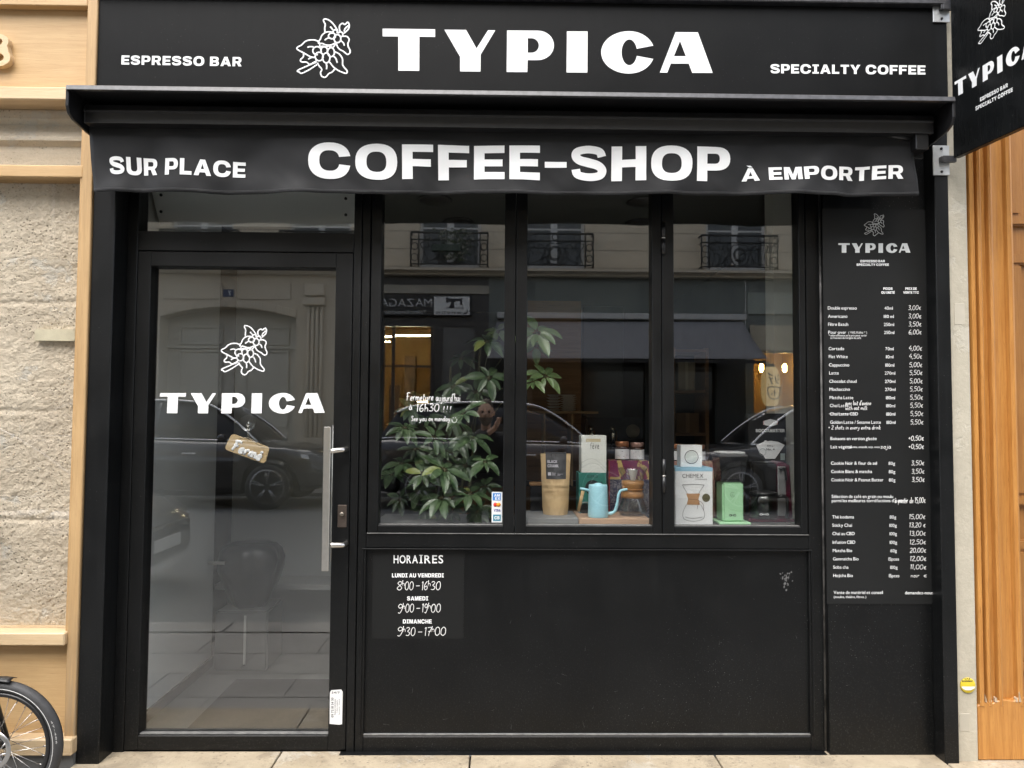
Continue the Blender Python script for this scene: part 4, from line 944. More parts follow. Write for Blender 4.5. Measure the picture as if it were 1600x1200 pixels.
# kraft bag
def bag():
    Y = .34; cx = P(869,760,Y).x; k = sc_at(Y); hh = 95/k; z0 = BZ+.001
    t = thing('coffee_bag', (cx, Y+.04, z0), 'upright kraft paper coffee bag with dark grey label', 'bag')
    def half(v): return (.061+.012*v) if v > .1 else .058+.04*v
    def th(v): return .043*(1-v**1.6)+.004
    def front(u, v):
        x = (u-.5)*2; e = abs(x)**3
        y = -th(v)*(1-e*.85)+.006*noise.noise((x*2.2, v*5, 1))*(1-v*.5)+.004*noise.noise((x*6, v*13, 4))
        if .42 < v < .5: y += .004*math.sin((v-.42)*80)
        return Vector((cx+x*half(v), Y+.045+y, z0+v*hh))
    def back(u, v):
        x = (u-.5)*2; return Vector((cx+x*half(v), Y+.045+th(v)*(1-abs(x)**3*.85)*.9, z0+v*hh))
    b = MB(); b.grid(front, 24, 36); b.grid(back, 24, 36); b.grid(lambda u, v: front(v and 1 or 0, 0)*(1-u)+back(v and 1 or 0, 0)*u, 1, 1)
    b.build('pouch', noisy('kraft_paper', (.62,.44,.235), (.55,.385,.2), 14, .7, .35, 45), t)
    def lab(u, v):
        uu = .16+.70*u; vv = .585+.415*v; p = front(uu, vv); return p-Vector((0,.0022,0))
    b = MB(); b.grid(lab, 16, 18); lo = b.build('label', noisy('dark_label', (.055,.055,.06), (.04,.04,.044), 12, .5, .2, 40), t)
    b = MB()
    def on(p): return Vector((p.x, p.y, p.z))
    for t_, u0, u1, v0, v1 in (('BLACK',.08,.56,.63,.745),('CRANK',.08,.62,.46,.575)):
        V, Fc, wd = layout(t_, 'block', .1); b.add([lab(u0+(u1-u0)*x/wd, v0+(v1-v0)*y)-Vector((0,.0012,0)) for x, y in V], Fc)
    b.add([lab(u, v)-Vector((0,.0012,0)) for u, v in ((.09,.14),(.24,.14),(.24,.26),(.09,.26))], [(0,1,2,3)])
    for i, (a_, c_) in enumerate(((.28,.7),(.28,.85),(.28,.6))): b.add([lab(u, v)-Vector((0,.0012,0)) for u, v in ((a_,.15+i*.04),(c_,.15+i*.04),(c_,.162+i*.04),(a_,.162+i*.04))], [(0,1,2,3)])
    b.build('label_print', mat('label_lilac', (.55,.53,.58), .6), lo, normals=False)
    b = MB(); b.box(cx-.05, cx+.05, Y+.040, Y+.05, z0+hh-.012, z0+hh+.006); b.build('seal_strip', mat('dark_tape', (.03,.03,.03), .4), t, bevel=.002)
bag()
# two boxes in the middle
def flat(quadpx, Y, m, nm, par, pts=None):
    b = MB(); b.add([P(*q, Y) for q in quadpx], [tuple(range(len(quadpx)))]); return b.build(nm, m, par, normals=False)
Y2 = .42
t, x0, x1, ztE = carton('teal_brewer_box', 904.5, 947.5, 739, BZ+.001, Y2, .13, noisy('teal_card', (.035,.19,.155), (.03,.165,.135), 6, .5, 0), 'teal cardboard box with black coffee press picture under the tall white box', 'box')
b = MB(); text_px(b, 'ESPRO', 'med', [(918,742.5),(934,746.5)], Y2-.001, .2); b.build('lettering', mat('teal_ink', (.012,.05,.045), .5), t, normals=False)
b = MB(); b.add([P(926+11.5*math.cos(a), 762+12*math.sin(a), Y2-.0012) for a in [k*.2618 for k in range(24)]], [tuple(range(24))]); b.add([P(*q, Y2-.0011) for q in ((934,756),(941,752),(941,768),(937,768),(937,760),(934,762))], [tuple(range(6))]); b.add([P(914+9*math.cos(a), 795+8*math.sin(a), Y2-.0012) for a in [k*.2618 for k in range(24)]], [tuple(range(24))])
b.build('press_picture', mat('picture_black', (.012,.013,.013), .5), t, normals=False)
b = MB(); strokes(b, [[(math.cos(a), math.sin(a)) for a in [k*.314 for k in range(21)]]], [P(*q, Y2-.002) for q in ((914-11,795-10),(914+11,795-10),(914+11,795+10),(914-11,795+10))], (-1,-1,1,1), .003); b.build('rim_picture', mat('picture_grey', (.25,.26,.26), .5), t)
t, x0, x1, _z = carton('white_chocolate_box', 908.5, 947.5, 680.5, ztE+.001, Y2+.002, .115, noisy('white_card', (.74,.75,.70), (.70,.71,.66), 5, .5, 0), 'tall off white box on the teal box behind the blue kettle', 'box')
Yt = Y2+.0008
b = MB(); text_px(b, 'f\u00e8ve', 'thin', [(922.5,691),(936,701.5)], Yt, .18); b.build('lettering', mat('box_ink', (.06,.055,.05), .6), t, normals=False)
flat([(915.5,685.5),(938.5,685.5),(938.5,690.5),(915.5,690.5)], Yt, mat('beige_label', (.55,.47,.30), .6), 'paper_label', t)
b = MB(); strokes(b, [[(0,.6),(.3,.45),(.6,.5),(1,.85)],[(0,.82),(.35,.62),(.7,.7),(1,1)]], [P(*q, Yt) for q in ((909,700),(947,700),(947,738),(909,738))], (0,0,1,1), .0006); b.build('printed_curves', mat('grey_ink', (.35,.36,.34), .6), t)
# kettle
def kettle():
    Y = .29; k = sc_at(Y); cx = P(934.5,790,Y).x; z0 = BZ+.001; R_ = 15.6/k; hh = 50/k
    t = thing('gooseneck_kettle', (cx, Y, z0), 'pale blue gooseneck kettle with wooden handle on the wooden board', 'kettle')
    m = mat('blue_enamel', (.40,.72,.82), .32)
    b = MB(); b.lathe([(.0001,0),(R_*.99,0),(R_*1.02,.004),(R_*1.0,hh*.3),(R_*.95,hh*.75),(R_*.93,hh*.97),(R_*.9,hh),(R_*.35,hh+.001),(R_*.34,hh+.007),(.0001,hh+.008)], (cx,Y,z0), 40)
    b.build('body', m, t)
    def q(px, py): return P(px,py,Y)
    b = MB(); b.tube(spline([q(948,802.5),q(955,802),q(961,798),q(964.5,786),q(966.5,773),q(970.5,766.5),q(980,764.8)], 6), [.0085]*8+[.0075]*10+[.0062]*19, 12); b.build('spout', m, t)
    b = MB(); b.tube([q(921,766.5),q(914,764.5),q(906.5,763)], [.0085,.0065,.006], 10, flat=((0,0,1),.9)); ho = b.build('handle_bracket', m, t)
    b = MB(); b.tube([q(911,767),q(903.5,799)], [.0085,.0075], 12); b.build('handle', wood('handle_wood', (.52,.36,.18), (.44,.29,.13), 'z', 3), ho)
kettle()
def brewer():
    Y = .37; k = sc_at(Y); cx = P(988.5,770,Y).x; z0 = BZ+.001
    def z(py): return P(988,py,Y).z
    t = thing('glass_coffee_brewer', (cx, Y, z0), 'hourglass shaped glass coffee brewer with wooden collar on the wooden board', 'coffee maker')
    pr = [(.0001,z0),(.058,z0),(.066,z0+.008),(.068,z0+.022),(.058,z(786)),(.046,z(776)),(.037,z(764)),(.044,z(752)),(.058,z(741)),(.072,z(731)),(.0695,z(731)),(.056,z(741)),(.042,z(752)),(.0345,z(764)),(.044,z(776)),(.056,z(786)),(.0655,z0+.022),(.0635,z0+.01),(.056,z0+.004),(.0001,z0+.004)]
    b = MB(); b.lathe(pr, (cx,Y,0), 40, caps=False); b.build('glass', M['clear'], t)
    b = MB(); b.lathe([(.0465,z(751)),(.053,z(751)),(.0535,z(757)),(.0445,z(763.5)),(.044,z(765)),(.0535,z(772)),(.0535,z(776)),(.051,z(777.5)),(.047,z(777))], (cx,Y,0), 36); col_ = b.build('collar', wood('collar_wood', (.42,.22,.085), (.35,.17,.06), 'x', 2, .4, (.25,.11,.04)), t)
    b = MB(); b.tube([(cx+.05*math.cos(a), Y+.05*math.sin(a), z(764.3)) for a in [i*.2618 for i in range(24)]], .003, 6, closed=True); p = Vector((cx-.045, Y-.022, z(762)))
    b.tube(spline([p, p+Vector((-.012,-.004,-.012)), p+Vector((-.014,-.004,-.05))], 5), .0022, 6); b.ball(p+Vector((-.004,-.004,.004)), .008); b.build('leather_tie', mat('leather', (.32,.15,.05), .5), col_)
    b = MB(); 
    def cone(u, v): a = rad(-150+120*u); r_ = .052*(1-v)+.018*v; return Vector((cx+r_*math.cos(a)*.55, Y+r_*math.sin(a)*.55+.0, z(733)*(1-v)+z(752)*v))
    b.grid(cone, 8, 5); b.build('paper_filter', mat('filter_paper', (.68,.67,.63), .7), t)
brewer()
# patterned box and jars
def pattern(name):
    m = mat(name, (.3,.2,.2), .55); g = N(m); c = g.coord(); tc = g.n('TexCoord'); sx = g.n('SeparateXYZ'); g.t.links.new(tc.outputs['Object'], sx.inputs[0])
    n1 = g.noise(c, 13, 3, .5, 1.2); n2 = g.noise(c, 42, 4, .65, 2.5)
    top = g.mix(g.ramp(n1, [(.5, 0), (.52, 1)]), (.47,.36,.13), (.16,.02,.075)); top = g.mix(g.ramp(n2, [(.6, 0), (.62, 1)]), top, (.30,.05,.10))
    bot = g.mix(g.ramp(n2, [(.49, 0), (.53, 1)]), (.03,.032,.07), (.22,.21,.22))
    hz = g.n('MapRange', Value=sx.outputs[2]); zc = P(980,749,.5).z; hz.inputs[1].default_value = zc-.001; hz.inputs[2].default_value = zc+.001
    g.col(g.mix(hz.outputs[0], bot, top)); return m
pm = pattern('patterned_print')
pt, x0, x1, zt5 = carton('patterned_gift_box', 951.5, 1014.5, 720, BZ-.03, .50, .15, pm, 'box printed in yellow purple and navy patterns behind the glass brewer', 'box')
b = MB(); b.box(x0-.002, x0+.004, .4985, .5, BZ-.03, zt5); b.build('red_edge', mat('red_card', (.30,.03,.03), .5), pt)
def jar(px, Y, zb, r, h, label, hand_=False, grp='spread jars in the windows', lidcol=(.36,.15,.07)):
    cx = P(px,700,Y).x; t = thing('glass_jar', (cx,Y+r,zb), label, 'jar', grp)
    b = MB(); b.lathe([(.0001,0),(r*.95,0),(r,.004),(r,h*.66),(r*.9,h*.74),(.0001,h*.74)], (cx,Y+r,zb), 24); b.build('jar_body', mat('brown_spread', (.035,.015,.008), .12), t)
    b = MB(); b.lathe([(.0001,h*.745),(r*.93,h*.745),(r*.95,h*.76),(r*.95,h*.98),(r*.9,h),(.0001,h)], (cx,Y+r,zb), 28); b.build('lid', mat('copper_lid', lidcol, .3, metal=.6), t)
    b = MB(); b.grid(lambda u, v: Vector((cx+(r+.0008)*math.sin(rad(-100+200*u)), Y+r-(r+.0008)*math.cos(rad(-100+200*u)), zb+h*(.06+.53*v))), 18, 2); lb = b.build('label', mat('jar_label', (.66,.66,.66), .5), t)
    b = MB()
    for i in range(9): 
        a = rad(_rw.uniform(-60, 60)); zz = zb+h*_rw.uniform(.12, .52); w_ = _rw.uniform(.05, .25)
        b.add([Vector((cx+(r+.0018)*math.sin(a+q*w_), Y+r-(r+.0018)*math.cos(a+q*w_), zz+e*.0015)) for q, e in ((0,0),(1,0),(1,1),(0,1))], [(0,1,2,3)])
    b.build('label_marks', mat('label_ink', (.1,.1,.11), .6), lb, normals=False)
k5 = sc_at(.53)
jar(974, .53, zt5+.001, 11/k5, 29/k5, 'jar with copper lid and barcode label, nearer the white box, on the patterned box')
jar(997.5, .53, zt5+.001, 11/k5, 27.5/k5, 'jar with rosy lid and speckled label at the right end of the patterned box', lidcol=(.36,.22,.18))
# right window
Yc = .25
t, x0, x1, ztc = carton('white_brewer_box', 1055, 1113, 731, LZ+.001, Yc, .17, noisy('white_gloss_card', (.80,.81,.81), (.77,.78,.78), 4, .4, 0), 'white box with picture of glass coffee brewer in the right window', 'box')
b = MB(); b.box(x0-.0005, x1+.0005, Yc-.0006, Yc+.171, ztc-.016, ztc+.0008); b.build('blue_top', mat('blue_card', (.30,.52,.66), .45), t)
b = MB(); b.box(x1+.0002, x1+.001, Yc+.001, Yc+.169, LZ+.002, ztc-.017); b.build('printed_side', noisy('side_print', (.25,.33,.35), (.45,.42,.2), 30, .5, 0), t)
Yd = Yc-.0012
b = MB(); text_px(b, 'CHEMEX', 'thin', [(1066,740),(1099,746.5)], Yd, .16); text_px(b, 'COFFEEMAKER', 'thin', [(1086,748),(1105,750)], Yd); b.build('lettering', mat('chem_ink', (.12,.115,.11), .6), t, normals=False)
def zp(x, y): return (1040+x/6.314, 640+y/6.314)
b = MB(); Q4 = [P(*q, Yd) for q in ((1040,640),(1260,640),(1260,830),(1040,830))]
strokes(b, [[(165,745),(190,790),(215,830)],[(380,745),(350,790),(325,830)],[(205,940),(180,990),(168,1040),(190,1085),(270,1102),(360,1085),(385,1040),(372,990),(345,940)],[(165,745),(270,738),(380,745)],[(195,1060),(270,1075),(360,1060)]], Q4, (0,0,1389,1200), .0011)
b.build('glass_picture', mat('pic_grey', (.2,.205,.2), .5), t)
b = MB(); b.add([P(*zp(*q), Yd) for q in ((203,828),(340,828),(325,882),(340,938),(208,938),(222,882))], [tuple(range(6))]); b.build('collar_picture', mat('pic_wood', (.45,.25,.12), .6), t, normals=False)
b = MB(); strokes(b, [[(220,885),(300,890),(335,905),(320,935),(312,980)],[(340,905),(372,940),(375,1000)]], Q4, (0,0,1389,1200), .0009); b.build('tie_picture', mat('pic_tie', (.12,.04,.02), .6), t)
b = MB(); p = zp(400,870); b.add([P(p[0]+6.3*math.cos(a), p[1]+6.5*math.sin(a), Yd) for a in [k*.2618 for k in range(24)]], [tuple(range(24))]); b.build('round_seal', mat('pic_olive', (.10,.09,.045), .6), t, normals=False)
t, x0, x1, _z = carton('small_white_box', 1063.5, 1097, 695.5, ztc+.0016, .29, .075, mat('white_card_plain', (.8,.81,.8), .45), 'small square white box with round dial picture on the white brewer box', 'box')
b = MB(); cxp, cyp = 1080.5, 714
strokes(b, [[(math.cos(a), math.sin(a)) for a in [k*.2094 for k in range(31)]]], [P(*q, .2885) for q in ((cxp-10.3,cyp-10.3),(cxp+10.3,cyp-10.3),(cxp+10.3,cyp+10.3),(cxp-10.3,cyp+10.3))], (-1,-1,1,1), .0013, k=2); b.build('ring_picture', mat('ring_black', (.02,.02,.02), .5), t)
b = MB(); b.add([P(cxp+8.8*math.cos(a), cyp+8.8*math.sin(a), .2888) for a in [k*.2618 for k in range(24)]], [tuple(range(24))]); b.build('dial_picture', noisy('dial_green', (.60,.66,.60), (.68,.71,.68), 40, .5, 0), t, normals=False)
pt2, x0, x1, zt6 = carton('cream_patterned_box', 1050, 1117, 721, LZ+.001, .52, .12, noisy('cream_print', (.5,.42,.28), (.30,.06,.10), 25, .5, 0), 'cream and red printed box behind the white brewer box', 'box')
jar(1059.5, .535, zt6+.001, .030, .085, 'jar half hidden behind the left edge of the small white box'); jar(1095, .535, zt6+.001, .030, .082, 'jar half hidden behind the right edge of the small white box')
def grinder():
    Y = .29; t = thing('coffee_grinder', (P(1146,820,Y).x, Y+.05, LZ), 'mint green coffee grinder with clear smoky hopper in the right window', 'grinder')
    m = mat('mint_paint', (.38,.66,.40), .4); k = sc_at(Y)
    x0, x1 = P(1129.5,780,Y).x, P(1162,780,Y).x; zt = P(1146,753.5,Y).z
    b = MB(); b.box(x0, x1, Y, Y+.11, LZ+.012, zt); bo_ = b.build('body', m, t, bevel=.008, segs=3)
    b = MB(); b.box(P(1122,818,Y).x, P(1172,818,Y).x, Y-.02, Y+.14, LZ+.001, LZ+.012); b.build('base_plate', m, t, bevel=.003)
    b = MB(); text_px(b, 'OXO' if False else 'OHO', 'block', [(1139.5,803.5),(1150,806.5)], Y-.001); b2 = b
    ink = mat('grinder_ink', (.02,.04,.025), .5)
    q = MB(); strokes(q, [[(0,.5),(.15,0),(.3,.5),(.15,1),(0,.5)],[(.35,0),(.35,1)],[(.35,.5),(.62,.5)],[(.62,0),(.62,1)],[(.7,.5),(.85,0),(1,.5),(.85,1),(.7,.5)]], [P(*r_, Y-.001) for r_ in ((1139.5,803.5),(1150,803.5),(1150,806.8),(1139.5,806.8))], (0,0,1,1), .0012); q.build('emblem', ink, bo_)
    q = MB(); cc = (1144.5,773); strokes(q, [[(math.cos(a), math.sin(a)) for a in [.3+i*.25 for i in range(22)]],[(-.5,.1),(0,.25),(.5,.1)],[(0,-.5),(0,-.1)]], [P(*r_, Y-.001) for r_ in ((cc[0]-3.5,cc[1]-3.5),(cc[0]+3.5,cc[1]-3.5),(cc[0]+3.5,cc[1]+3.5),(cc[0]-3.5,cc[1]+3.5))], (-1,-1,1,1), .0006); q.build('dial_mark', ink, bo_)
    a0, a1 = P(1123,715,Y).x, P(1167,715,Y).x; c0, c1 = P(1127,752,Y).x, P(1163,752,Y).x; z1, z0 = P(1145,714,Y).z, zt+.001
    b = MB(); vs = [(c0,Y,z0),(c1,Y,z0),(c1,Y+.11,z0),(c0,Y+.11,z0),(a0,Y-.008,z1),(a1,Y-.008,z1),(a1,Y+.12,z1),(a0,Y+.12,z1)]
    b.add(vs, [(0,1,5,4),(1,2,6,5),(2,3,7,6),(3,0,4,7)]); hp = b.build('hopper', M['smoke'], t)
    hp.modifiers.new('thickness', 'SOLIDIFY').thickness = .003
    b = MB(); b.box(a0-.002, a1+.002, Y-.01, Y+.122, z1+.0005, z1+.012); b.build('rim', mat('grey_rim', (.10,.10,.10), .35), hp, bevel=.003)
    b = MB(); b.box(a0+.008, a1-.006, Y+.0, Y+.11, z1+.0125, z1+.024); b.build('lid', mat('pale_lid', (.45,.46,.45), .3), hp, bevel=.004)
    b = MB(); b.grid(lambda u, v: Vector((c0+.02+(c1-c0-.02)*u, Y+.05+.01*math.sin(u*6), z0+.01+(z1-z0-.03)*v)), 6, 3); b.build('paper_card', mat('inside_card', (.45,.45,.43), .6), hp)
grinder()
def mocca():
    Y = .55; t, x0, x1, zt = carton('black_machine_box', 1170, 1228.5, 646, LZ+.001, Y, .06, noisy('black_card', (.014,.014,.014), (.018,.018,.018), 5, .45, 0), 'tall black box with white lettering behind the dark red coffee machine', 'box')
    Yq = Y-.0015
    b = MB(); text_px(b, 'MOCCAMASTER', 'block', [(1181,670.3),(1226,675.3)], Yq, .1)
    b.add([P(*zp(*q), Yq) for q in ((895,352),(975,315),(975,305),(995,305),(1000,312),(1040,308),(1110,318),(1175,350),(1080,485),(985,485),(960,445),(925,425),(918,405))], [tuple(range(13))])
    b.add([P(*zp(*q), Yq) for q in ((962,112),(1035,94),(1108,112),(1108,148),(1035,166),(962,148))], [tuple(range(6))])
    b.build('lettering', M['white'], t, normals=False)
    b = MB(); strokes(b, [[(975,112),(965,116),(965,142),(975,148)],[(1095,112),(1105,116),(1105,142),(1095,148)]], [P(*q, Yq-.0008) for q in ((1040,640),(1260,640),(1260,830),(1040,830))], (0,0,1389,1200), .001); b.build('red_brackets', mat('red_ink', (.4,.03,.05), .5), t)
    b = MB(); text_px(b, '100x', 'thin', [zp(1003,348), zp(1062,368)], Yq-.001, .1); text_px(b, 'No. 4', 'bold', [zp(995,380), zp(1075,402)], Yq-.001, .12); text_px(b, 'CLUB', 'block', [zp(985,118), zp(1090,128)], Yq-.001, .12) if False else None
    b.build('print', mat('box_print', (.08,.08,.08), .6), t, normals=False)
    b = MB(); strokes(b, [[(math.cos(a), math.sin(a)) for a in [i*.314 for i in range(21)]]], [P(*zp(*q), Yq-.0012) for q in ((925,385),(990,385),(990,452),(925,452))], (-1,-1,1,1), .001); b.add([P(*zp(*q), Yq-.0003) for q in ((1133,432),(1178,432),(1178,497),(1133,497))], [(0,1,2,3)]); b.build('seal', mat('seal_grey', (.28,.34,.33), .5), t)
    Y = .36; red = mat('dark_red_metal', (.13,.012,.035), .25, metal=.4); k = sc_at(Y)
    t = thing('coffee_machine', (P(1205,820,Y).x, Y+.05, LZ), 'dark red filter coffee machine with glass jug at the right edge of the window', 'coffee machine')
    def X(px): return P(px,770,Y).x
    def Z(py): return P(1205,py,Y).z
    b = MB(); b.box(X(1170), X(1242), Y, Y+.16, LZ+.001, LZ+.018); b.build('base', red, t, bevel=.004)
    b = MB(); b.prism([(X(1219),Y+.02,LZ+.019),(X(1241),Y+.02,LZ+.019),(X(1237),Y+.02,Z(727)),(X(1226),Y+.02,Z(722)),(X(1217),Y+.02,Z(724))], (0,.13,0)); tw = b.build('tower', red, t, bevel=.004)
    b = MB(); b.box(X(1217), X(1230), Y+.012, Y+.0195, LZ+.03, Z(729)); b.build('side_plate', noisy('satin_aluminium', (.36,.36,.36), (.42,.42,.42), 20, .4, .05, 200, metal=.6), tw, bevel=.003)
    b = MB(); b.tube(spline([Vector((X(1219),Y+.004,Z(733))), Vector((X(1226),Y+.0,Z(732))), Vector((X(1229),Y+.002,Z(750)))], 5), .006, 8); b.build('jug_hook', mat('hook_black', (.01,.01,.01), .4), tw)
    b = MB(); b.box(X(1176), X(1216), Y+.02, Y+.15, Z(770), Z(723)); b.build('brew_head', mat('black_plastic', (.012,.012,.012), .3), t, bevel=.008, segs=2)
    cx = X(1192.5); r = 21.5/k
    b = MB(); b.lathe([(.0001,0),(r*.92,0),(r,.01),(r*1.0,.09),(r*.95,.118),(r*.92,.118),(r*.96,.09),(r*.96,.012),(r*.88,.004),(.0001,.004)], (cx, Y-.0, LZ+.02), 36, caps=False); jg = b.build('jug', M['clear'], t)
    b = MB(); b.lathe([(.0001,0),(r*.99,0),(r*.99,.008),(r*.5,.016),(.0001,.017)], (cx,Y,LZ+.138), 30); b.build('jug_lid', mat('lid_black', (.012,.012,.012), .35), jg)
    b = MB(); b.tube(spline([Vector((cx+r,Y-.01,LZ+.125)), Vector((cx+r+.04,Y-.015,LZ+.122)), Vector((cx+r+.045,Y-.015,LZ+.06)), Vector((cx+r+.04,Y-.01,LZ+.025))], 5), .008, 8); b.build('jug_handle', mat('handle_black', (.012,.012,.012), .35), jg)
    b = MB(); q = [P(1187,802.5,Y-r-.001), P(1201,802.5,Y-r-.001), P(1201,805,Y-r-.001), P(1187,805,Y-r-.001)]; strokes(b, [[(0,.5),(.15,0),(.3,.5),(.15,1),(0,.5)],[(.35,0),(.35,1)],[(.35,.5),(.62,.5)],[(.62,0),(.62,1)],[(.7,.5),(.85,0),(1,.5),(.85,1),(.7,.5)]], q, (0,0,1,1), .0012); b.build('jug_emblem', M['white'], jg)
mocca()

# plant ----------------------------------------------------------------
def plant():
    rg = random.Random(11); pc = Vector((P(700,800,.62).x, .80, 0.005))
    t = thing('umbrella_plant', pc, 'large dark green umbrella plant filling the left window beside the door', 'plant')
    b = MB(); b.lathe([(.0001,0),(.13,0),(.15,.02),(.175,.86),(.18,.90),(.165,.90),(.16,.86),(.0001,.86)], pc, 30); b.build('pot', noisy('clay_pot', (.16,.08,.05), (.11,.06,.04), 6, .8, .1), t)
    CL = [(633,668,.30,26),(679,684,.27,26),(724,646,.28,28),(738,684,.33,32),(628,724,.34,27),(661,741,.27,30),(694,733,.25,31),(758,722,.27,27),(735,771,.28,30),(690,778,.25,33),(708,604,.55,27),(764,590,.40,30),(692,706,.36,25),(648,702,.4,25),(727,728,.38,26),(652,768,.42,26),(760,533,.42,30),(778,518,.55,24),(839,520,.33,34),(852,588,.36,28),(832,597,.30,24),(838,541,.45,26),(612,742,.5,24),(640,640,.6,24),(668,655,.62,26),(720,690,.5,28),(705,655,.6,26),(758,760,.45,26),(745,800,.36,26),(705,800,.4,26),(668,800,.45,24),(625,780,.55,22),(742,612,.62,26),(690,630,.7,24),(655,620,.75,22),(720,560,.75,22),(760,800,.5,24)]
    lf = MB(); st_ = MB()
    for px, py, Y, L in CL:
        c = P(px,py,Y); Lm = L/sc_at(Y)*1.15; n = rg.choice((7,8,8,9))
        ax = Vector((rg.uniform(-.35,.35), rg.uniform(-.9,-.35), rg.uniform(.35,.9))).normalized()
        e1 = ax.orthogonal().normalized(); e2 = ax.cross(e1); ph = rg.uniform(0, 6.3)
        lf.mi = 1 if (px > 800 or py < 545) else 0  # upper and right clusters paler: leaf undersides, with backlight put into the colour
        for i in range(n):
            a = ph+2*math.pi*i/n+rg.uniform(-.15,.15); d0 = (e1*math.cos(a)+e2*math.sin(a)+ax*rg.uniform(-.25,.25)).normalized()
            Lk = Lm*rg.uniform(.58,1.15); lf.mi = 2 if rg.random() < .03 else lf.mi if lf.mi != 2 else 0; wk = Lk*rg.uniform(.17,.215); droop = rg.uniform(.35,.95)
            sp = []; p = Vector(c); d = d0.copy(); ns = 8; pet = Lk*.16
            sp.append((p.copy(), d.copy())); p = p+d*pet; 
            for s_ in range(ns+1):
                sp.append((p.copy(), d.copy())); d = (d+Vector((0,0,-1))*droop/ns).normalized(); p = p+d*(Lk/ns)
            nrm = ax; vs = []; fs = []
            for q, (pp, dd) in enumerate(sp[1:]):
                tt = q/ns; wv = wk*(math.sin(math.pi*min(1, tt**.78*.97+.03)))**.8+.0006
                sd_ = dd.cross(nrm); sd_ = sd_.normalized() if sd_.length > .05 else dd.orthogonal().normalized(); up_ = sd_.cross(dd)
                wave = .06*wv*math.sin(tt*9+i)
                vs += [pp-sd_*wv+up_*(wv*.28+wave), pp-sd_*wv*.5+up_*(wv*.10), pp, pp+sd_*wv*.5+up_*(wv*.10), pp+sd_*wv+up_*(wv*.28-wave)]
            for q in range(ns):
                for z_ in range(4): fs.append((q*5+z_, q*5+z_+1, q*5+z_+6, q*5+z_+5))
            lf.add(vs, fs, True); st_.tube([sp[0][0], sp[1][0]], .0013, 5)
        base = Vector((pc.x+rg.uniform(-.1,.1)+(c.x-pc.x)*.35, .72+rg.uniform(-.08,.08), max(.9, c.z-rg.uniform(.15,.3))))
        mid = (base+c)/2+Vector((0,.03,.05)); st_.tube(spline([base, mid, c], 5), .0026, 5)
    for dx, zt in ((-.1,1.45),(0,1.75),(.08,1.9),(.05,1.5)): st_.tube(spline([pc+Vector((dx*.4,0,.86)), pc+Vector((dx*1.3,-.04,1.1)), Vector((pc.x+dx*2, .70, zt))], 6), [.009]*8+[.006]*5, 8)
    def leafm(nm, ca, cb):
        m = noisy(nm, ca, cb, 22, .33, .1, 50); b_ = m.node_tree.nodes['Principled BSDF']; b_.inputs['Specular IOR Level'].default_value = .5; return m
    lf.build('foliage', [leafm('dark_leaf', (.025,.055,.02), (.085,.13,.06)), leafm('pale_backlit_leaf', (.13,.20,.075), (.18,.25,.10)), leafm('yellowing_leaf', (.22,.24,.06), (.14,.19,.06))], t, normals=False)
    st_.build('stems', noisy('stem', (.12,.10,.05), (.08,.09,.04), 9, .6, .1), t)
plant()

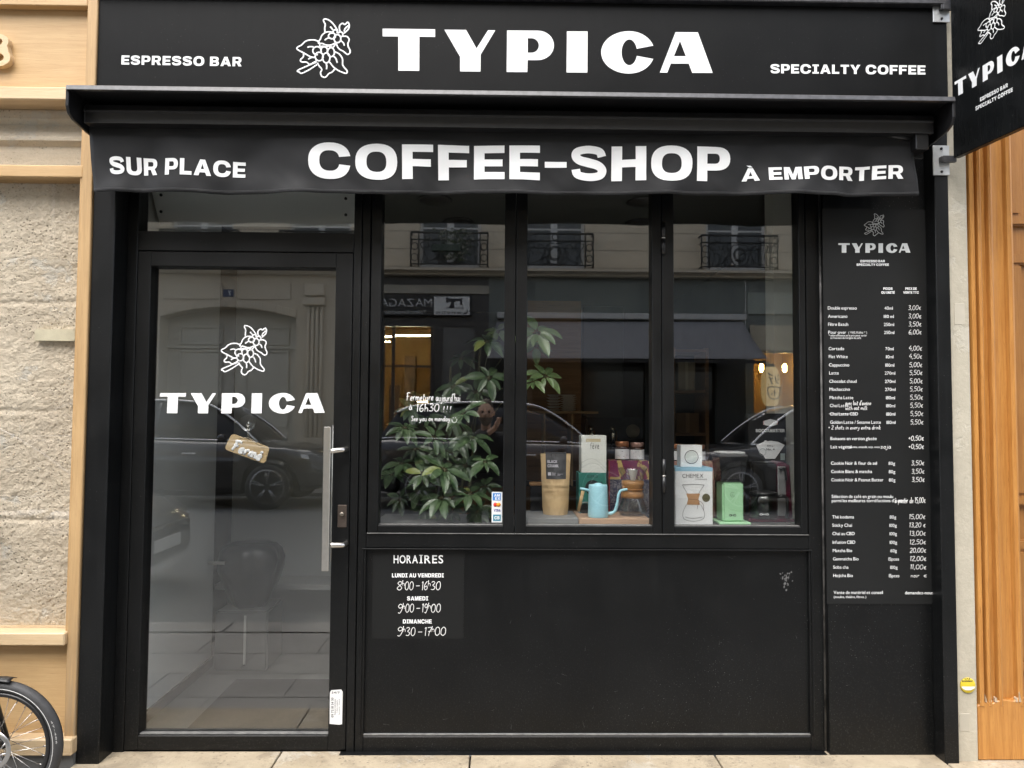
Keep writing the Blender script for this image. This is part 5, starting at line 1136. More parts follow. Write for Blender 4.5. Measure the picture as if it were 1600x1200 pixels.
# deep interior ---------------------------------------------------------
def interior():
    t = thing('back_counter', (.6, 2.3, .005), 'dark wooden serving counter inside the shop behind the window displays', 'counter')
    b = MB(); b.box(-.35, IX1-.01, 2.0, 2.6, .005, 1.0); b.build('counter_body', M['inwood'], t); b = MB(); b.box(-.38, IX1-.01, 1.96, 2.64, 1.001, 1.04); b.build('counter_top', noisy('counter_stone', (.05,.05,.05), (.035,.035,.035), 9, .3, 0), t, bevel=.004)
    Ys = 1.5
    b = MB(); b.box(P(815,640,Ys).x, P(935,640,Ys).x, Ys, Ys+.3, P(870,646,Ys).z, P(870,642.5,Ys).z); b.box(P(850,640,Ys).x, P(853,640,Ys).x, Ys+.01, Ys+.29, 1.045, P(870,646.2,Ys).z); b.box(P(893,640,Ys).x, P(896,640,Ys).x, Ys+.01, Ys+.29, 1.045, P(870,646.2,Ys).z)
    tag(b.build('wall_shelf', wood('shelf_wood', (.48,.33,.17), (.4,.26,.12), 'x'), bevel=.002), 'thin wooden shelf with white crockery deep inside the middle window', 'shelf')
    zs = P(870,642.5,Ys).z+.001; k = sc_at(Ys); wm = mat('white_china', (.8,.78,.72), .3)
    for px, n, r, lb in ((891,8,12.5/k,'stack of white saucers on the shelf deep inside'),(868,6,12/k,'stack of white bowls on the shelf beside the saucers')):
        t = thing('crockery_stack', (P(px,630,Ys).x, Ys+.14, zs), lb, 'crockery', 'white crockery stacks on the inner shelf')
        b = MB()
        for i in range(n): b.lathe([(.0001,0),(r*.55,0),(r*(.98 if n == 8 else .9),.010),(r,.013),(r*.93,.013),(.0001,.005)], (P(px,630,Ys).x+_rw.uniform(-.003,.003), Ys+.14, zs+i*(.0135 if n == 8 else .019)), 22)
        b.build('crockery', wm, t)
    b = MB(); b.box(P(824,560,1.9).x, P(908,560,1.9).x, 1.9, 1.93, 1.05, P(860,470,1.9).z); tag(b.build('wood_panel', M['inwood']), 'brown wooden wall panel behind the crockery shelf', 'panel')
    b = MB(); b.box(P(910,600,2.75).x, P(975,600,2.75).x, 2.75, 3.2, .01, P(940,478,2.75).z); fr2 = b.build('tall_fridge', noisy('fridge_grey', (.11,.12,.115), (.09,.10,.095), 4, .35, 0), bevel=.01); tag(fr2, 'tall grey cabinet standing behind the counter', 'cabinet')
    # espresso machine
    Ye = 2.1; t = thing('espresso_machine', (P(930,690,Ye).x, Ye+.2, 1.041), 'black and chrome espresso machine on the inner counter', 'coffee machine')
    x0, x1 = P(895,690,Ye).x, P(1010,690,Ye).x; z1 = P(940,652,Ye).z
    ch = mat('chrome', (.7,.68,.6), .12, metal=1); bl_ = mat('machine_black', (.012,.012,.012), .3)
    b = MB(); b.box(x0+.1, x1, Ye+.1, Ye+.45, 1.1, z1); b.build('housing', bl_, t, bevel=.015, segs=2)
    b = MB(); b.box(x0, x1, Ye, Ye+.45, 1.055, 1.095); b.build('drip_tray', ch, t, bevel=.004)
    for i in range(4): b = MB(); b.tube([(x0+.03+(x1-x0-.06)*(i % 2), Ye+.04+.35*(i//2), 1.041), (x0+.03+(x1-x0-.06)*(i % 2), Ye+.04+.35*(i//2), 1.055)], .018, 12); b.build('foot', bl_, t)
    for i in range(2):
        gx = x0+.14+i*.16; b = MB(); b.lathe([(.032,-.05),(.036,-.04),(.036,.04),(.028,.05)], (gx, Ye+.07, z1-.14), 20); b.tube([(gx, Ye+.07, z1-.10), (gx, Ye+.14, z1-.06)], .022, 12); gh = b.build('group_head', ch, t)
        b = MB(); b.tube([(gx, Ye+.05, z1-.2), (gx-.02, Ye-.09, z1-.215)], [.012,.014], 10); b.build('portafilter_handle', bl_, gh)
    b = MB(); b.tube(spline([Vector((x0+.07, Ye+.12, z1-.05)), Vector((x0+.03, Ye+.02, z1-.08)), Vector((x0+.02, Ye+.0, 1.12))], 6), .006, 8); b.build('steam_wand', ch, t)
    b = MB(); b.lathe([(.0001,-.006),(.05,-.006),(.05,.03)], (x0+.45, Ye+.09, z1-.1), 24, 'y'); b.build('pressure_dial', mat('dial_cream', (.35,.3,.2), .4), t)
    Yk3 = 1.95; t = thing('stock_rack', (P(1080,640,Yk3).x, Yk3+.15, .005), 'wooden rack of brown cartons deep inside the right window', 'rack')
    xa, xb = P(1050,640,Yk3).x, P(1108,640,Yk3).x
    b = MB()
    for x in (xa, xb-.025): b.box(x, x+.025, Yk3, Yk3+.3, .005, 1.98)
    for z in (1.05, 1.36, 1.66, 1.95): b.box(xa+.026, xb-.026, Yk3+.002, Yk3+.298, z, z+.02)
    b.build('rack_frame', M['inwood'], t, bevel=.002)
    for x0_, w_, z, h_, lb, cc in ((xa+.03,.10,1.071,.17,'brown carton on the middle rack shelf inside the right window',(.36,.23,.12)),(xa+.14,.08,1.071,.12,'small tan carton beside the taller one on the rack inside',(.5,.37,.2)),(xa+.035,.16,1.381,.14,'wide brown carton on the upper rack shelf inside the right window',(.30,.18,.09)),(xa+.05,.12,1.681,.2,'pale carton on the top rack shelf inside the right window',(.55,.48,.36))):
        b = MB(); b.box(x0_, x0_+w_, Yk3+.02, Yk3+.24, z, z+h_); o = b.build('carton', noisy('carton_card', cc, tuple(v*.8 for v in cc), 8, .8, .05), bevel=.003); tag(o, lb, 'box', 'cartons on the inner rack')
        b = MB(); b.box(x0_+w_*.42, x0_+w_*.58, Yk3+.019, Yk3+.2401, z+.002, z+h_+.0008); b.build('tape_strip', mat('carton_tape', tuple(min(.7,v*1.35) for v in cc), .4), o)
    # black crate on the ledge behind the bag
    Yk2 = .5; b = MB(); b.box(P(829,780,Yk2).x, P(851,780,Yk2).x, Yk2, Yk2+.1, LZ+.001, P(840,759,Yk2).z); t = b.build('black_storage_tin', mat('tin_black', (.012,.013,.016), .25), bevel=.003); tag(t, 'black tin with wooden lid behind the kraft coffee bag', 'tin')
    b = MB(); b.box(P(829,780,Yk2).x-.004, P(851,780,Yk2).x+.004, Yk2-.004, Yk2+.104, P(840,759,Yk2).z+.0005, P(840,755.5,Yk2).z); b.build('lid', M['inwood'], t, bevel=.002)
    # pedal bin inside the door
    Yb = 1.15; kx = sc_at(Yb); cx = P(378,950,Yb).x
    t = thing('waste_bin', (cx, Yb+.15, .005), 'square bin topped with a dark plastic bag inside the glass door', 'bin')
    b = MB(); b.box(P(335,1000,Yb).x, P(418,1000,Yb).x, Yb, Yb+.3, .006, P(378,955,Yb).z); bin_ = b.build('bin_body', noisy('bin_grey', (.11,.112,.11), (.09,.092,.09), 5, .4, .02), t, bevel=.01, segs=2)
    b = MB(); b.box(P(381,1000,Yb).x, P(384.5,1000,Yb).x, Yb-.006, Yb-.0005, P(380,1038,Yb).z, P(380,962,Yb).z); b.build('bin_highlight', mat('highlight_white', (.5,.5,.48), .4), bin_)  # white strip painted as the vertical highlight on the bin
    prf = [(.07,P(378,966,Yb).z),(.115,P(378,945,Yb).z),(.155,P(378,918,Yb).z),(.185,P(378,895,Yb).z),(.190,P(378,878,Yb).z),(.182,P(378,864,Yb).z),(.15,P(378,857,Yb).z),(.0001,P(378,855,Yb).z)]
    b = MB(); b.lathe(prf, (cx, Yb+.15, 0), 40)
    for i, v in enumerate(b.v):
        v = Vector(v); q = v-Vector((cx, Yb+.15, v.z)); b.v[i] = tuple(v+q*.18*noise.noise((v.x*18, v.y*18, v.z*5))+q*.05*noise.noise((v.x*50, v.y*50, v.z*20)))
    b.build('bag_liner', noisy('black_bag', (.010,.010,.011), (.018,.018,.019), 14, .35, .5, 25), t)
    b = MB(); b.box(P(328,880,Yb).x, P(392,880,Yb).x, Yb-.03, Yb-.02, P(378,881,Yb).z, P(378,876,Yb).z); b.build('rim_band', M['steel'], t, bevel=.002)
    b = MB(); b.box(P(247,917,1.7).x, P(525,917,1.7).x, 1.7, 1.95, P(380,922,1.7).z, P(380,913,1.7).z); b.box(P(247,917,1.7).x+.02, P(525,917,1.7).x-.02, 1.93, 1.95, .005, P(380,922.2,1.7).z); tag(b.build('low_shelf', mat('shelf_white', (.5,.5,.48), .5), bevel=.002), 'low white shelf behind the waste bin inside the glass door', 'shelf')
    b = MB(); b.box(P(300,1100,.4).x, X_leaf1-.05, .24, 1.0, .0045, .014); tag(b.build('door_mat', noisy('mat_brown', (.018,.017,.015), (.028,.026,.023), 60, .95, .6, 250)), 'dark rectangular mat on the floor just inside the glass door', 'mat')
interior()

# ================================================================== BICYCLE AT THE LEFT EDGE
def bike():
    Yb = -.2; c = P(-3.5,1157,Yb); Rw = .2556; k = sc_at(Yb)
    t = thing('bicycle', (c.x-.45, Yb, PAVE+.007), 'black small wheeled bicycle parked before the oak shop front, only one wheel in frame', 'bicycle')
    zc = PAVE+.007+Rw
    rub = noisy('tyre_rubber', (.028,.028,.029), (.04,.04,.041), 30, .6, .15, 300); alu = mat('spoke_steel', (.55,.55,.54), .25, metal=1); bk = mat('bike_black', (.012,.012,.013), .35)
    def wheel(cx, disc):
        o = Vector((cx, Yb, zc))
        b = MB(); prof = [(Rw+.0*math.cos(0),0)]
        pts = []; n1, n2 = 64, 12; rt = .0225
        b.grid(lambda u, v: o+Vector(((Rw-rt+rt*math.cos(2*math.pi*v))*math.cos(2*math.pi*u), rt*math.sin(2*math.pi*v), (Rw-rt+rt*math.cos(2*math.pi*v))*math.sin(2*math.pi*u))), n1, n2)
        wv = b.build('wheel', rub, t)
        b = MB(); b.grid(lambda u, v: o+Vector(((Rw-rt*1.15+.0012*math.cos(2*math.pi*v))*math.cos(2*math.pi*u), -rt*.985-.0006+.001*math.sin(2*math.pi*v), (Rw-rt*1.15+.0012*math.cos(2*math.pi*v))*math.sin(2*math.pi*u))), n1, 6); b.build('reflective_stripe', mat('reflective_white', (.62,.62,.6), .4), wv)
        b = MB(); rr_ = Rw-.045-.006; pf = [(rr_-.012,-.006),(rr_-.008,-.013),(rr_+.006,-.014),(rr_+.006,.014),(rr_-.008,.013),(rr_-.012,.006)]
        b.lathe([(r_, y) for r_, y in pf]+[pf[0]], o, 64, 'y', caps=False); b.build('rim', bk, wv)
        b = MB()
        for i in range(32):
            a = 2*math.pi*i/32; sgn = 1 if i % 2 else -1; a2 = a+(.9 if (i//2) % 2 else -.9)
            b.tube([o+Vector((.022*math.cos(a2), sgn*.03, .022*math.sin(a2))), o+Vector(((rr_-.011)*math.cos(a), sgn*.002, (rr_-.011)*math.sin(a)))], .0011, 5)
        b.build('spokes', alu, wv)
        b = MB()
        for i in range(32):
            a = 2*math.pi*i/32; d_ = Vector((math.cos(a), 0, math.sin(a))); b.tube([o+d_*(rr_-.013), o+d_*(rr_-.026)], .0019, 6)
        b.build('spoke_nipples', alu, wv)
        b = MB(); b.lathe([(.0001,-.05),(.012,-.05),(.012,-.036),(.024,-.034),(.024,-.028),(.015,-.026),(.015,.026),(.024,.028),(.024,.034),(.012,.036),(.012,.05),(.0001,.05)], o, 24, 'y'); b.build('hub', bk, wv)
        if disc:
            b = MB(); n = 48
            for r0, r1 in ((.060,.078),(.024,.034)):
                b.lathe([(r0,-.0405),(r1,-.0405),(r1,-.0385),(r0,-.0385),(r0,-.0405)], o, n, 'y', caps=False)
            for i in range(10):
                a = 2*math.pi*i/10; b.tube([o+Vector((.032*math.cos(a), -.0395, .032*math.sin(a))), o+Vector((.062*math.cos(a+.45), -.0395, .062*math.sin(a+.45)))], .003, 6)
            b.build('brake_disc', mat('disc_steel', (.5,.5,.5), .3, metal=1), wv)
        # raised print on the tyre wall, following the rim
        b = MB(); V, Fc, wd = layout('47-406   REFLEX', 'block', .16, .4); rtxt = Rw-.0165; hgt = .0062; a0 = rad(52); span = rad(70)
        vs = []
        for x, y in V:
            a = a0-span*x/wd; r_ = rtxt+hgt*(y-.5); vs.append(o+Vector((r_*math.cos(a), -.0222+abs(y-.5)*.001-.001, r_*math.sin(a))))
        if disc:
            V, Fc, wd = layout('47-406', 'block', .16, .4); vs = []
            for x, y in V:
                a = rad(26)-rad(22)*x/wd; r_ = rtxt+.004+hgt*(y-.5); vs.append(o+Vector((r_*math.cos(a), -.0205, r_*math.sin(a))))
            b.add(vs, Fc); b.build('tyre_print', mat('tyre_print', (.35,.35,.34), .6), wv, normals=False)
        return o
    o1 = wheel(c.x, True); o2 = wheel(c.x-1.0, False)
    def V3(x, z, y=0): return Vector((c.x+x, Yb+y, z))
    b = MB()
    def guard(o, a0, a1): b.grid(lambda u, v: o+Vector(((Rw+.014+.006*math.cos(math.pi*v))*math.cos(rad(a0+(a1-a0)*u)), -.028+.056*v, (Rw+.014-.008*(2*v-1)**2)*math.sin(rad(a0+(a1-a0)*u)))), 30, 6)
    guard(o1, 79, 190); b.build('mudguard', bk, t).modifiers.new('thickness', 'SOLIDIFY').thickness = .003
    b = MB(); guard(o2, 30, 190); b.build('mudguard', bk, t).modifiers.new('thickness', 'SOLIDIFY').thickness = .003
    b = MB()
    for sy in (-.055, .055): b.tube([V3(0,zc,sy), V3(-.10,.50,sy*.8), V3(-.14,.62,0)], .012, 10)
    b.tube([V3(-.13,.56), V3(-.22,.98)], .018, 12); b.build('fork', bk, t)
    b = MB(); b.tube([V3(-.15,.64), V3(-.52,.34), V3(-.66,.31)], .022, 12); b.tube([V3(-.66,.31), V3(-.76,.82)], .017, 12); b.tube([V3(-.66,.31), V3(-1.0,zc,.06)], .010, 8); b.tube([V3(-.66,.31), V3(-1.0,zc,-.06)], .010, 8); b.tube([V3(-.73,.62), V3(-1.0,zc,.06)], .009, 8); b.tube([V3(-.73,.62), V3(-1.0,zc,-.06)], .009, 8); b.build('frame', bk, t)
    b = MB(); b.grid(lambda u, v: V3(-.64-.27*u, .84+.012*math.sin(math.pi*v)+.015*u, (v-.5)*(.05+.11*u**1.5)), 12, 8); s_ = b.build('saddle', bk, t); s_.modifiers.new('thickness', 'SOLIDIFY').thickness = .03
    b = MB(); b.tube(spline([V3(-.27,1.02,-.29), V3(-.22,1.0,-.1), V3(-.22,1.0,.1), V3(-.27,1.02,.29)], 6), .012, 10); b.build('handlebar', bk, t)
    b = MB(); b.lathe([(.05,-.045),(.052,-.045),(.052,-.041),(.05,-.041),(.05,-.045)], V3(-.66,.31), 30, 'y'); b.tube([V3(-.66,.31,-.05), V3(-.58,.17,-.055)], .01, 8); b.tube([V3(-.66,.31,.05), V3(-.74,.45,.055)], .01, 8); b.build('crank', alu, t)
    for x, z, s_ in ((-.58,.165,-1),(-.74,.455,1)): b = MB(); b.box(c.x+x-.045, c.x+x+.045, Yb+s_*.06, Yb+s_*.13, z-.012, z+.012); b.build('pedal', bk, t, bevel=.004)
bike()

# ================================================================== ACROSS THE STREET (seen mirrored in the glass)
YO2 = -11.9
ZG = .12            # level of the far pavement
def wall_holes(mb, x0, x1, z0, z1, Y, holes, dep):
    xs = sorted({x0, x1, *[h[0] for h in holes], *[h[1] for h in holes]}); zs = sorted({z0, z1, *[h[2] for h in holes], *[h[3] for h in holes]})
    for i in range(len(xs)-1):
        for j in range(len(zs)-1):
            cx, cz = (xs[i]+xs[i+1])/2, (zs[j]+zs[j+1])/2
            if any(h[0] < cx < h[1] and h[2] < cz < h[3] for h in holes): continue
            mb.quad((xs[i],Y,zs[j]),(xs[i+1],Y,zs[j]),(xs[i+1],Y,zs[j+1]),(xs[i],Y,zs[j+1]))
    for a, c, e, f in holes:
        mb.quad((a,Y,e),(a,Y,f),(a,Y-dep,f),(a,Y-dep,e)); mb.quad((c,Y,e),(c,Y,f),(c,Y-dep,f),(c,Y-dep,e))
        mb.quad((a,Y,f),(c,Y,f),(c,Y-dep,f),(a,Y-dep,f)); mb.quad((a,Y,e),(c,Y,e),(c,Y-dep,e),(a,Y-dep,e))
zc0, zc1 = RZ(433, YO2), RZ(424, YO2)
FL = zc1+.02
opp = thing('opposite_apartment_building', (0, YO2, ZG), 'cream cut stone apartment building across the street with iron window balconies', 'building')
wx = [RX(p, YO2, 400) for p in (130,315,500,703,866,1151,1335,1520,-60)]
ww = .65
holes = []
for fl in range(2):
    for x in wx: holes.append((x-ww, x+ww, FL+fl*3.1+.03, FL+fl*3.1+2.25))
b = MB(); wall_holes(b, -16, 16, zc1, FL+6.0, YO2, holes, .22); b.quad((-16,YO2-.23,zc1),(16,YO2-.23,zc1),(16,YO2-.23,FL+6.0),(-16,YO2-.23,FL+6.0)); b.build('wall', M['opp'], opp)
b = MB(); b.prism([(-16,YO2+y,z) for y, z in ((-.05,zc0),(.18,zc0),(.20,zc0+.03),(.30,zc1-.06),(.34,zc1-.05),(.34,zc1),(-.05,zc1+.01))], (32,0,0)); b.build('cornice', M['opp_plain'], opp)
b = MB(); b.box(-16,16,YO2-.4,YO2+.45,FL+5.95,FL+6.2); b.build('eaves', M['opp_plain'], opp)
wfr = mat('white_window_frame', (.62,.62,.60), .5); dkg = mat('dark_room_glass', (.05,.055,.055), .08)
cur = noisy('grey_curtain', (.20,.205,.2), (.13,.135,.13), 8, .7, 0)
def window_(x, z, parent, cols=2):
    f = MB(); w_ = ww; Yw = YO2-.12
    f.box(x-w_, x-w_+.07, Yw-.05, Yw, z, z+2.2); f.box(x+w_-.07, x+w_, Yw-.05, Yw, z, z+2.2); f.box(x-.07, x+.07, Yw-.05, Yw+.01, z, z+2.2)
    f.box(x-w_+.07, x-.07, Yw-.05, Yw, z+2.1, z+2.2); f.box(x+.07, x+w_-.07, Yw-.05, Yw, z+2.1, z+2.2)
    f.box(x-w_+.07, x-.07, Yw-.05, Yw, z, z+.12); f.box(x+.07, x+w_-.07, Yw-.05, Yw, z, z+.12)
    f.box(x-w_+.07, x-.07, Yw-.045, Yw-.005, z+.86, z+.90); f.box(x+.07, x+w_-.07, Yw-.045, Yw-.005, z+.86, z+.90)
    o = f.build('window', wfr, parent, bevel=.006)
    p = MB(); p.box(x-w_+.07, x-.07, Yw-.03, Yw-.02, z+.12, z+2.1); p.box(x+.07, x+w_-.07, Yw-.03, Yw-.02, z+.12, z+2.1); p.build('pane', dkg, o)
    return o
def balcony(x, z, parent):
    b = MB(); Yb = YO2+.20; h_ = .72; w_ = .80; r = .015
    for zz in (z+h_, z+h_-.15, z+.06): b.tube([(x-w_,YO2-.02,zz),(x-w_,Yb,zz),(x+w_,Yb,zz),(x+w_,YO2-.02,zz)], r*(1.5 if zz == z+h_ else 1), 6)
    for sx in (-w_, -w_+.16, w_-.16, w_): b.tube([(x+sx,Yb,z+.0),(x+sx,Yb,z+h_)], r, 6)
    def ring(cx, cz, rr_, rx=1): b.tube([(cx+rr_*rx*math.cos(a), Yb, cz+rr_*math.sin(a)) for a in [i*.3927 for i in range(16)]], r*.8, 5, closed=True)
    def cur_(pts): b.tube(spline([(x+px, Yb, z+pz) for px, pz in pts], 5), r*.8, 5)
    for cx in (-.46, 0, .46): ring(x+cx, z+h_-.075, .06)
    for s_ in (-1, 1):
        for zz in (.17, .40): ring(x+s_*(w_-.08), z+zz+.03, .075, .9)
        cur_([(s_*.58,.08),(s_*.52,.3),(s_*.6,.48),(s_*.46,.52),(s_*.42,.42)]); cur_([(s_*.5,.1),(s_*.3,.18),(s_*.22,.42),(s_*.32,.50),(s_*.36,.42)])
        cur_([(s_*.1,.08),(s_*.22,.10),(s_*.26,.2),(s_*.16,.22)]); cur_([(s_*.02,.52),(s_*.15,.5),(s_*.2,.3),(s_*.12,.12),(0,.08)])
    ring(x, z+.31, .12, .85); ring(x, z+.31, .15, .85)
    return b.build('balcony_rail', M['iron'], parent)
proto_w = proto_b = None
for fl in range(2):
    for x in wx:
        window_(x, FL+fl*3.1+.03, opp)
        balcony(x, FL+fl*3.1+.02, opp)
# flowers hanging on one balcony
rg = random.Random(4); x = wx[3]
t = thing('hanging_balcony_flowers', (x+.1, YO2+.26, FL+.35), 'pale flowering plant hanging over an iron balcony across the street', 'plant')
b = MB()
for i in range(420):
    a = rg.uniform(0, 1); c_ = Vector((x+.12+rg.gauss(0,.2)*(1-a*.45), YO2+.25+rg.gauss(0,.05), FL+.80-a*.62+rg.gauss(0,.03))); s_ = rg.uniform(.02,.045); d1 = Vector((rg.gauss(0,1),rg.gauss(0,1),rg.gauss(0,1))).normalized(); d2 = d1.orthogonal().normalized()
    b.mi = 0 if rg.random() < .55 else 1; b.add([c_-d1*s_, c_+d2*s_*.6, c_+d1*s_, c_-d2*s_*.6], [(0,1,2,3)])
b.build('blossom', [noisy('pale_blossom', (.45,.46,.40), (.35,.36,.30), 20, .6, 0), noisy('blossom_leaf', (.10,.14,.07), (.07,.10,.05), 20, .6, 0)], t, normals=False)
b = MB(); b.box(x-.35, x+.25, YO2+.215, YO2+.36, FL+.32, FL+.46); b.build('planter', mat('planter_green', (.03,.05,.035), .6), t, bevel=.01)
# --- carriage gate
gx0_, gx1_ = RX(247, YO2), RX(461, YO2); za = RZ(484, YO2); zs = RZ(500, YO2)
cg = thing('carriage_entrance', ((gx0_+gx1_)/2, YO2, ZG), 'pale stone carriage entrance with shallow arch and panelled gate across the street', 'gate')
gm = (gx0_+gx1_)/2; gw = (gx1_-gx0_)/2
def arch(x): u = (x-gm)/gw; return zs+(za-zs)*(1-u*u)
xa, xb = -16, RX(528, YO2)
b = MB(); b.quad((xa,YO2,ZG),(gx0_,YO2,ZG),(gx0_,YO2,zc0),(xa,YO2,zc0)); b.quad((gx1_,YO2,ZG),(xb,YO2,ZG),(xb,YO2,zc0),(gx1_,YO2,zc0))
n = 20
for i in range(n):
    a, c = gx0_+2*gw*i/n, gx0_+2*gw*(i+1)/n; b.quad((a,YO2,arch(a)),(c,YO2,arch(c)),(c,YO2,zc0),(a,YO2,zc0)); b.quad((a,YO2,arch(a)),(c,YO2,arch(c)),(c,YO2-.5,arch(c)),(a,YO2-.5,arch(a)))
for x in (gx0_, gx1_): b.quad((x,YO2,ZG),(x,YO2-.5,ZG),(x,YO2-.5,arch(x)),(x,YO2,arch(x)))
b.build('stone_surround', M['opp_plain'], cg)
b = MB()
for i in range(n):
    a, c = gx0_+2*gw*i/n, gx0_+2*gw*(i+1)/n; b.prism([(a,YO2,arch(a)+.0),(c,YO2,arch(c)+.0),(c,YO2,arch(c)+.16),(a,YO2,arch(a)+.16)], (0,.05,0))
b.box(RX(252,YO2), RX(345,YO2), YO2, YO2+.03, RZ(472,YO2), RZ(446,YO2)); b.box(RX(372,YO2), RX(452,YO2), YO2, YO2+.03, RZ(472,YO2), RZ(446,YO2))
b.build('arch_moulding', M['opp_plain'], cg, bevel=.01)
b = MB(); px0, px1 = RX(477,YO2), RX(505,YO2)
b.box(px0-.04, px1+.04, YO2, YO2+.2, RZ(481,YO2), RZ(470,YO2)); b.box(px0-.02, px1+.02, YO2, YO2+.16, RZ(466,YO2), RZ(448,YO2)); 
for i in range(4): xx = px0+(px1-px0)*(i+.5)/4; b.tube([(xx,YO2+.05,ZG+.9),(xx,YO2+.05,RZ(483,YO2))], .035, 8)
b.box(px0-.03, px1+.03, YO2, YO2+.14, ZG, ZG+.9)
b.build('fluted_pilaster', M['opp_plain'], cg, bevel=.01)
gmat = noisy('gate_paint', (.62,.585,.50), (.56,.53,.45), 4, .5, .03)
b = MB(); Yg2 = YO2-.40
for i in range(n):
    a, c = gx0_+2*gw*i/n, gx0_+2*gw*(i+1)/n; b.quad((a,Yg2,ZG),(c,Yg2,ZG),(c,Yg2,arch(c)),(a,Yg2,arch(a)))
gt = b.build('gate_leaf', gmat, cg)
b = MB()
for s_ in (-1, 1):
    cx = gm+s_*gw*.5; hw = gw*.33
    for z0, z1 in ((ZG+.2,ZG+.95),(ZG+1.1,RZ(548,YO2)),(RZ(540,YO2),RZ(510,YO2))):
        for a0,a1,e0,e1 in ((cx-hw,cx+hw,z0,z0+.05),(cx-hw,cx+hw,z1-.05,z1),(cx-hw,cx-hw+.05,z0+.05,z1-.05),(cx+hw-.05,cx+hw,z0+.05,z1-.05)): b.box(a0,a1,Yg2,Yg2+.035,e0,e1)
b.box(gx0_,gx1_,Yg2,Yg2+.05,RZ(546,YO2),RZ(542,YO2)); b.box(gm-.02,gm+.02,Yg2,Yg2+.04,ZG,RZ(546,YO2))
b.build('gate_moulding', gmat, gt, bevel=.008)
b = MB(); q = [R(*t_, YO2+.012) for t_ in ((348.5,452),(365,452),(365,463.5),(348.5,463.5))]; b.prism(q, (0,-.012,0)); t = tag(b.build('house_number_plate', mat('plate_blue', (.03,.05,.12), .35)), 'small dark blue house number plate above the carriage arch across the street', 'number plate')
b = MB(); text_px(b, '7', 'bold', [(361,454),(356.5,461.5)], YO2+.014, PP=R); b.build('number', M['white'], t, normals=False)
# --- tailor
tx0, tx1 = RX(528,YO2), RX(763,YO2)
tl = thing('tailor_shop', ((tx0+tx1)/2, YO2, ZG), 'dark shop front across the street with sewing machine sign and lit warm interior', 'shop')
dk = noisy('dark_shop_paint', (.045,.043,.041), (.055,.052,.05), 5, .4, .02)
b = MB(); zw1, zw0 = RZ(511,YO2), ZG+.35
wl, wr = RX(560,YO2), RX(677,YO2); dl, dr = RX(690,YO2), RX(742,YO2)
wall_holes(b, tx0, tx1, ZG, zc0, YO2-.02, [(wl,wr,zw0,zw1),(dl,dr,ZG+.05,zw1)], .12); b.build('shop_front', dk, tl)
b = MB(); b.box(tx0+.02, tx1, YO2-.015, YO2+.03, RZ(460,YO2), RZ(447,YO2)); b.build('pale_band', noisy('beige_band', (.42,.39,.33), (.37,.34,.28), 4, .6, .02), tl)
sb = MB(); q = [R(*t_, YO2+.10) for t_ in ((560,462),(736,462.5),(736,493),(560,492.5))]; sb.prism(q, (0,-.10,0)); sg = sb.build('sign_board', mat('sign_dark', (.02,.02,.02), .4), tl, bevel=.006)
sb = MB(); q = [R(*t_, YO2+.104) for t_ in ((678,463.5),(734,463.5),(734,492),(678,492))]; sb.prism(q, (0,-.003,0)); sb.build('white_field', mat('sign_white', (.72,.72,.70), .5), sg)
b = MB(); hand_polys = None
text_px(b, 'MAZAGA', 'thin', [(675,466),(594,479)], YO2+.103, .10, PP=R); text_px(b, 'Tailleur/Retoucheur', 'thin', [(666,484),(600,490)], YO2+.103, .09, PP=R); b.build('lettering', mat('sign_grey', (.6,.6,.58), .5), sg, normals=False)
b = MB(); text_px(b, '06 64 12 72 96', 'bold', [(720.5,486.5),(681.5,490.5)], YO2+.107, .12, PP=R)
def Rz3(x, y): return R(580+x/4.616, 300+y/4.616, YO2+.107)
b.add([Rz3(*q) for q in ((657,765),(640,770),(560,768),(556,762),(540,762),(540,790),(545,800),(556,795),(575,790),(572,815),(560,825),(560,838),(600,838),(598,800),(600,790),(640,785),(642,815),(657,815))], [tuple(range(18))])
b.add([Rz3(*q) for q in ((668,835),(540,835),(540,839),(668,839))], [(0,1,2,3)])
b.add([Rz3(*q) for q in ((697,850),(686,845),(690,862),(676,872),(664,872),(668,882),(684,880),(697,866))], [tuple(range(8))])
b.build('sewing_machine_emblem', mat('sign_ink', (.02,.02,.025), .5), sg, normals=False)
wm = noisy('warm_interior', (.66,.47,.22), (.55,.38,.16), 3, .7, 0)
b = MB(); Yi = YO2-2.6
b.box(tx0+.02, tx1-.02, Yi-.05, Yi, ZG, 3.6); b.box(tx0+.02, tx1-.02, Yi, YO2-.14, 3.6, 3.65); b.box(tx0+.02, tx1-.02, Yi, YO2-.14, ZG-.02, ZG+.02); b.box(tx0, tx0+.03, Yi, YO2-.14, ZG, 3.6); b.box(tx1-.03, tx1, Yi, YO2-.14, ZG, 3.6); b.build('interior_wall', wm, tl)
tube_m = emit('lit_tube', (1,.88,.58), 40)
for pxa, pxb, py, dy in ((600,612,526,0),(616,672,524.5,0)):
    a = R(pxa,py,YO2-.7); c = R(pxb,py,YO2-.7); b = MB(); b.tube([a, c], .018, 8); b.build('light_tube', tube_m, tl)
b = MB(); a = R(596,534,YO2-.9); c = R(610,534,YO2-.9); b.tube([a, c], .016, 8); b.tube([R(652,628,YO2-1.2), R(668,628,YO2-1.2)], .010, 8); b.tube([R(620,645,YO2-1.2), R(672,645,YO2-1.2)], .006, 6); b.build('light_tube', tube_m, tl)
fm = MB()
for px in (598, 614, 674.5): x = RX(px,YO2); fm.box(x-.03, x+.03, YO2-.06, YO2+.0, zw0, zw1)
fm.box(wl, wr, YO2-.06, YO2, RZ(575,YO2)-.0, RZ(572,YO2)); fm.build('window_frame', dk, tl)
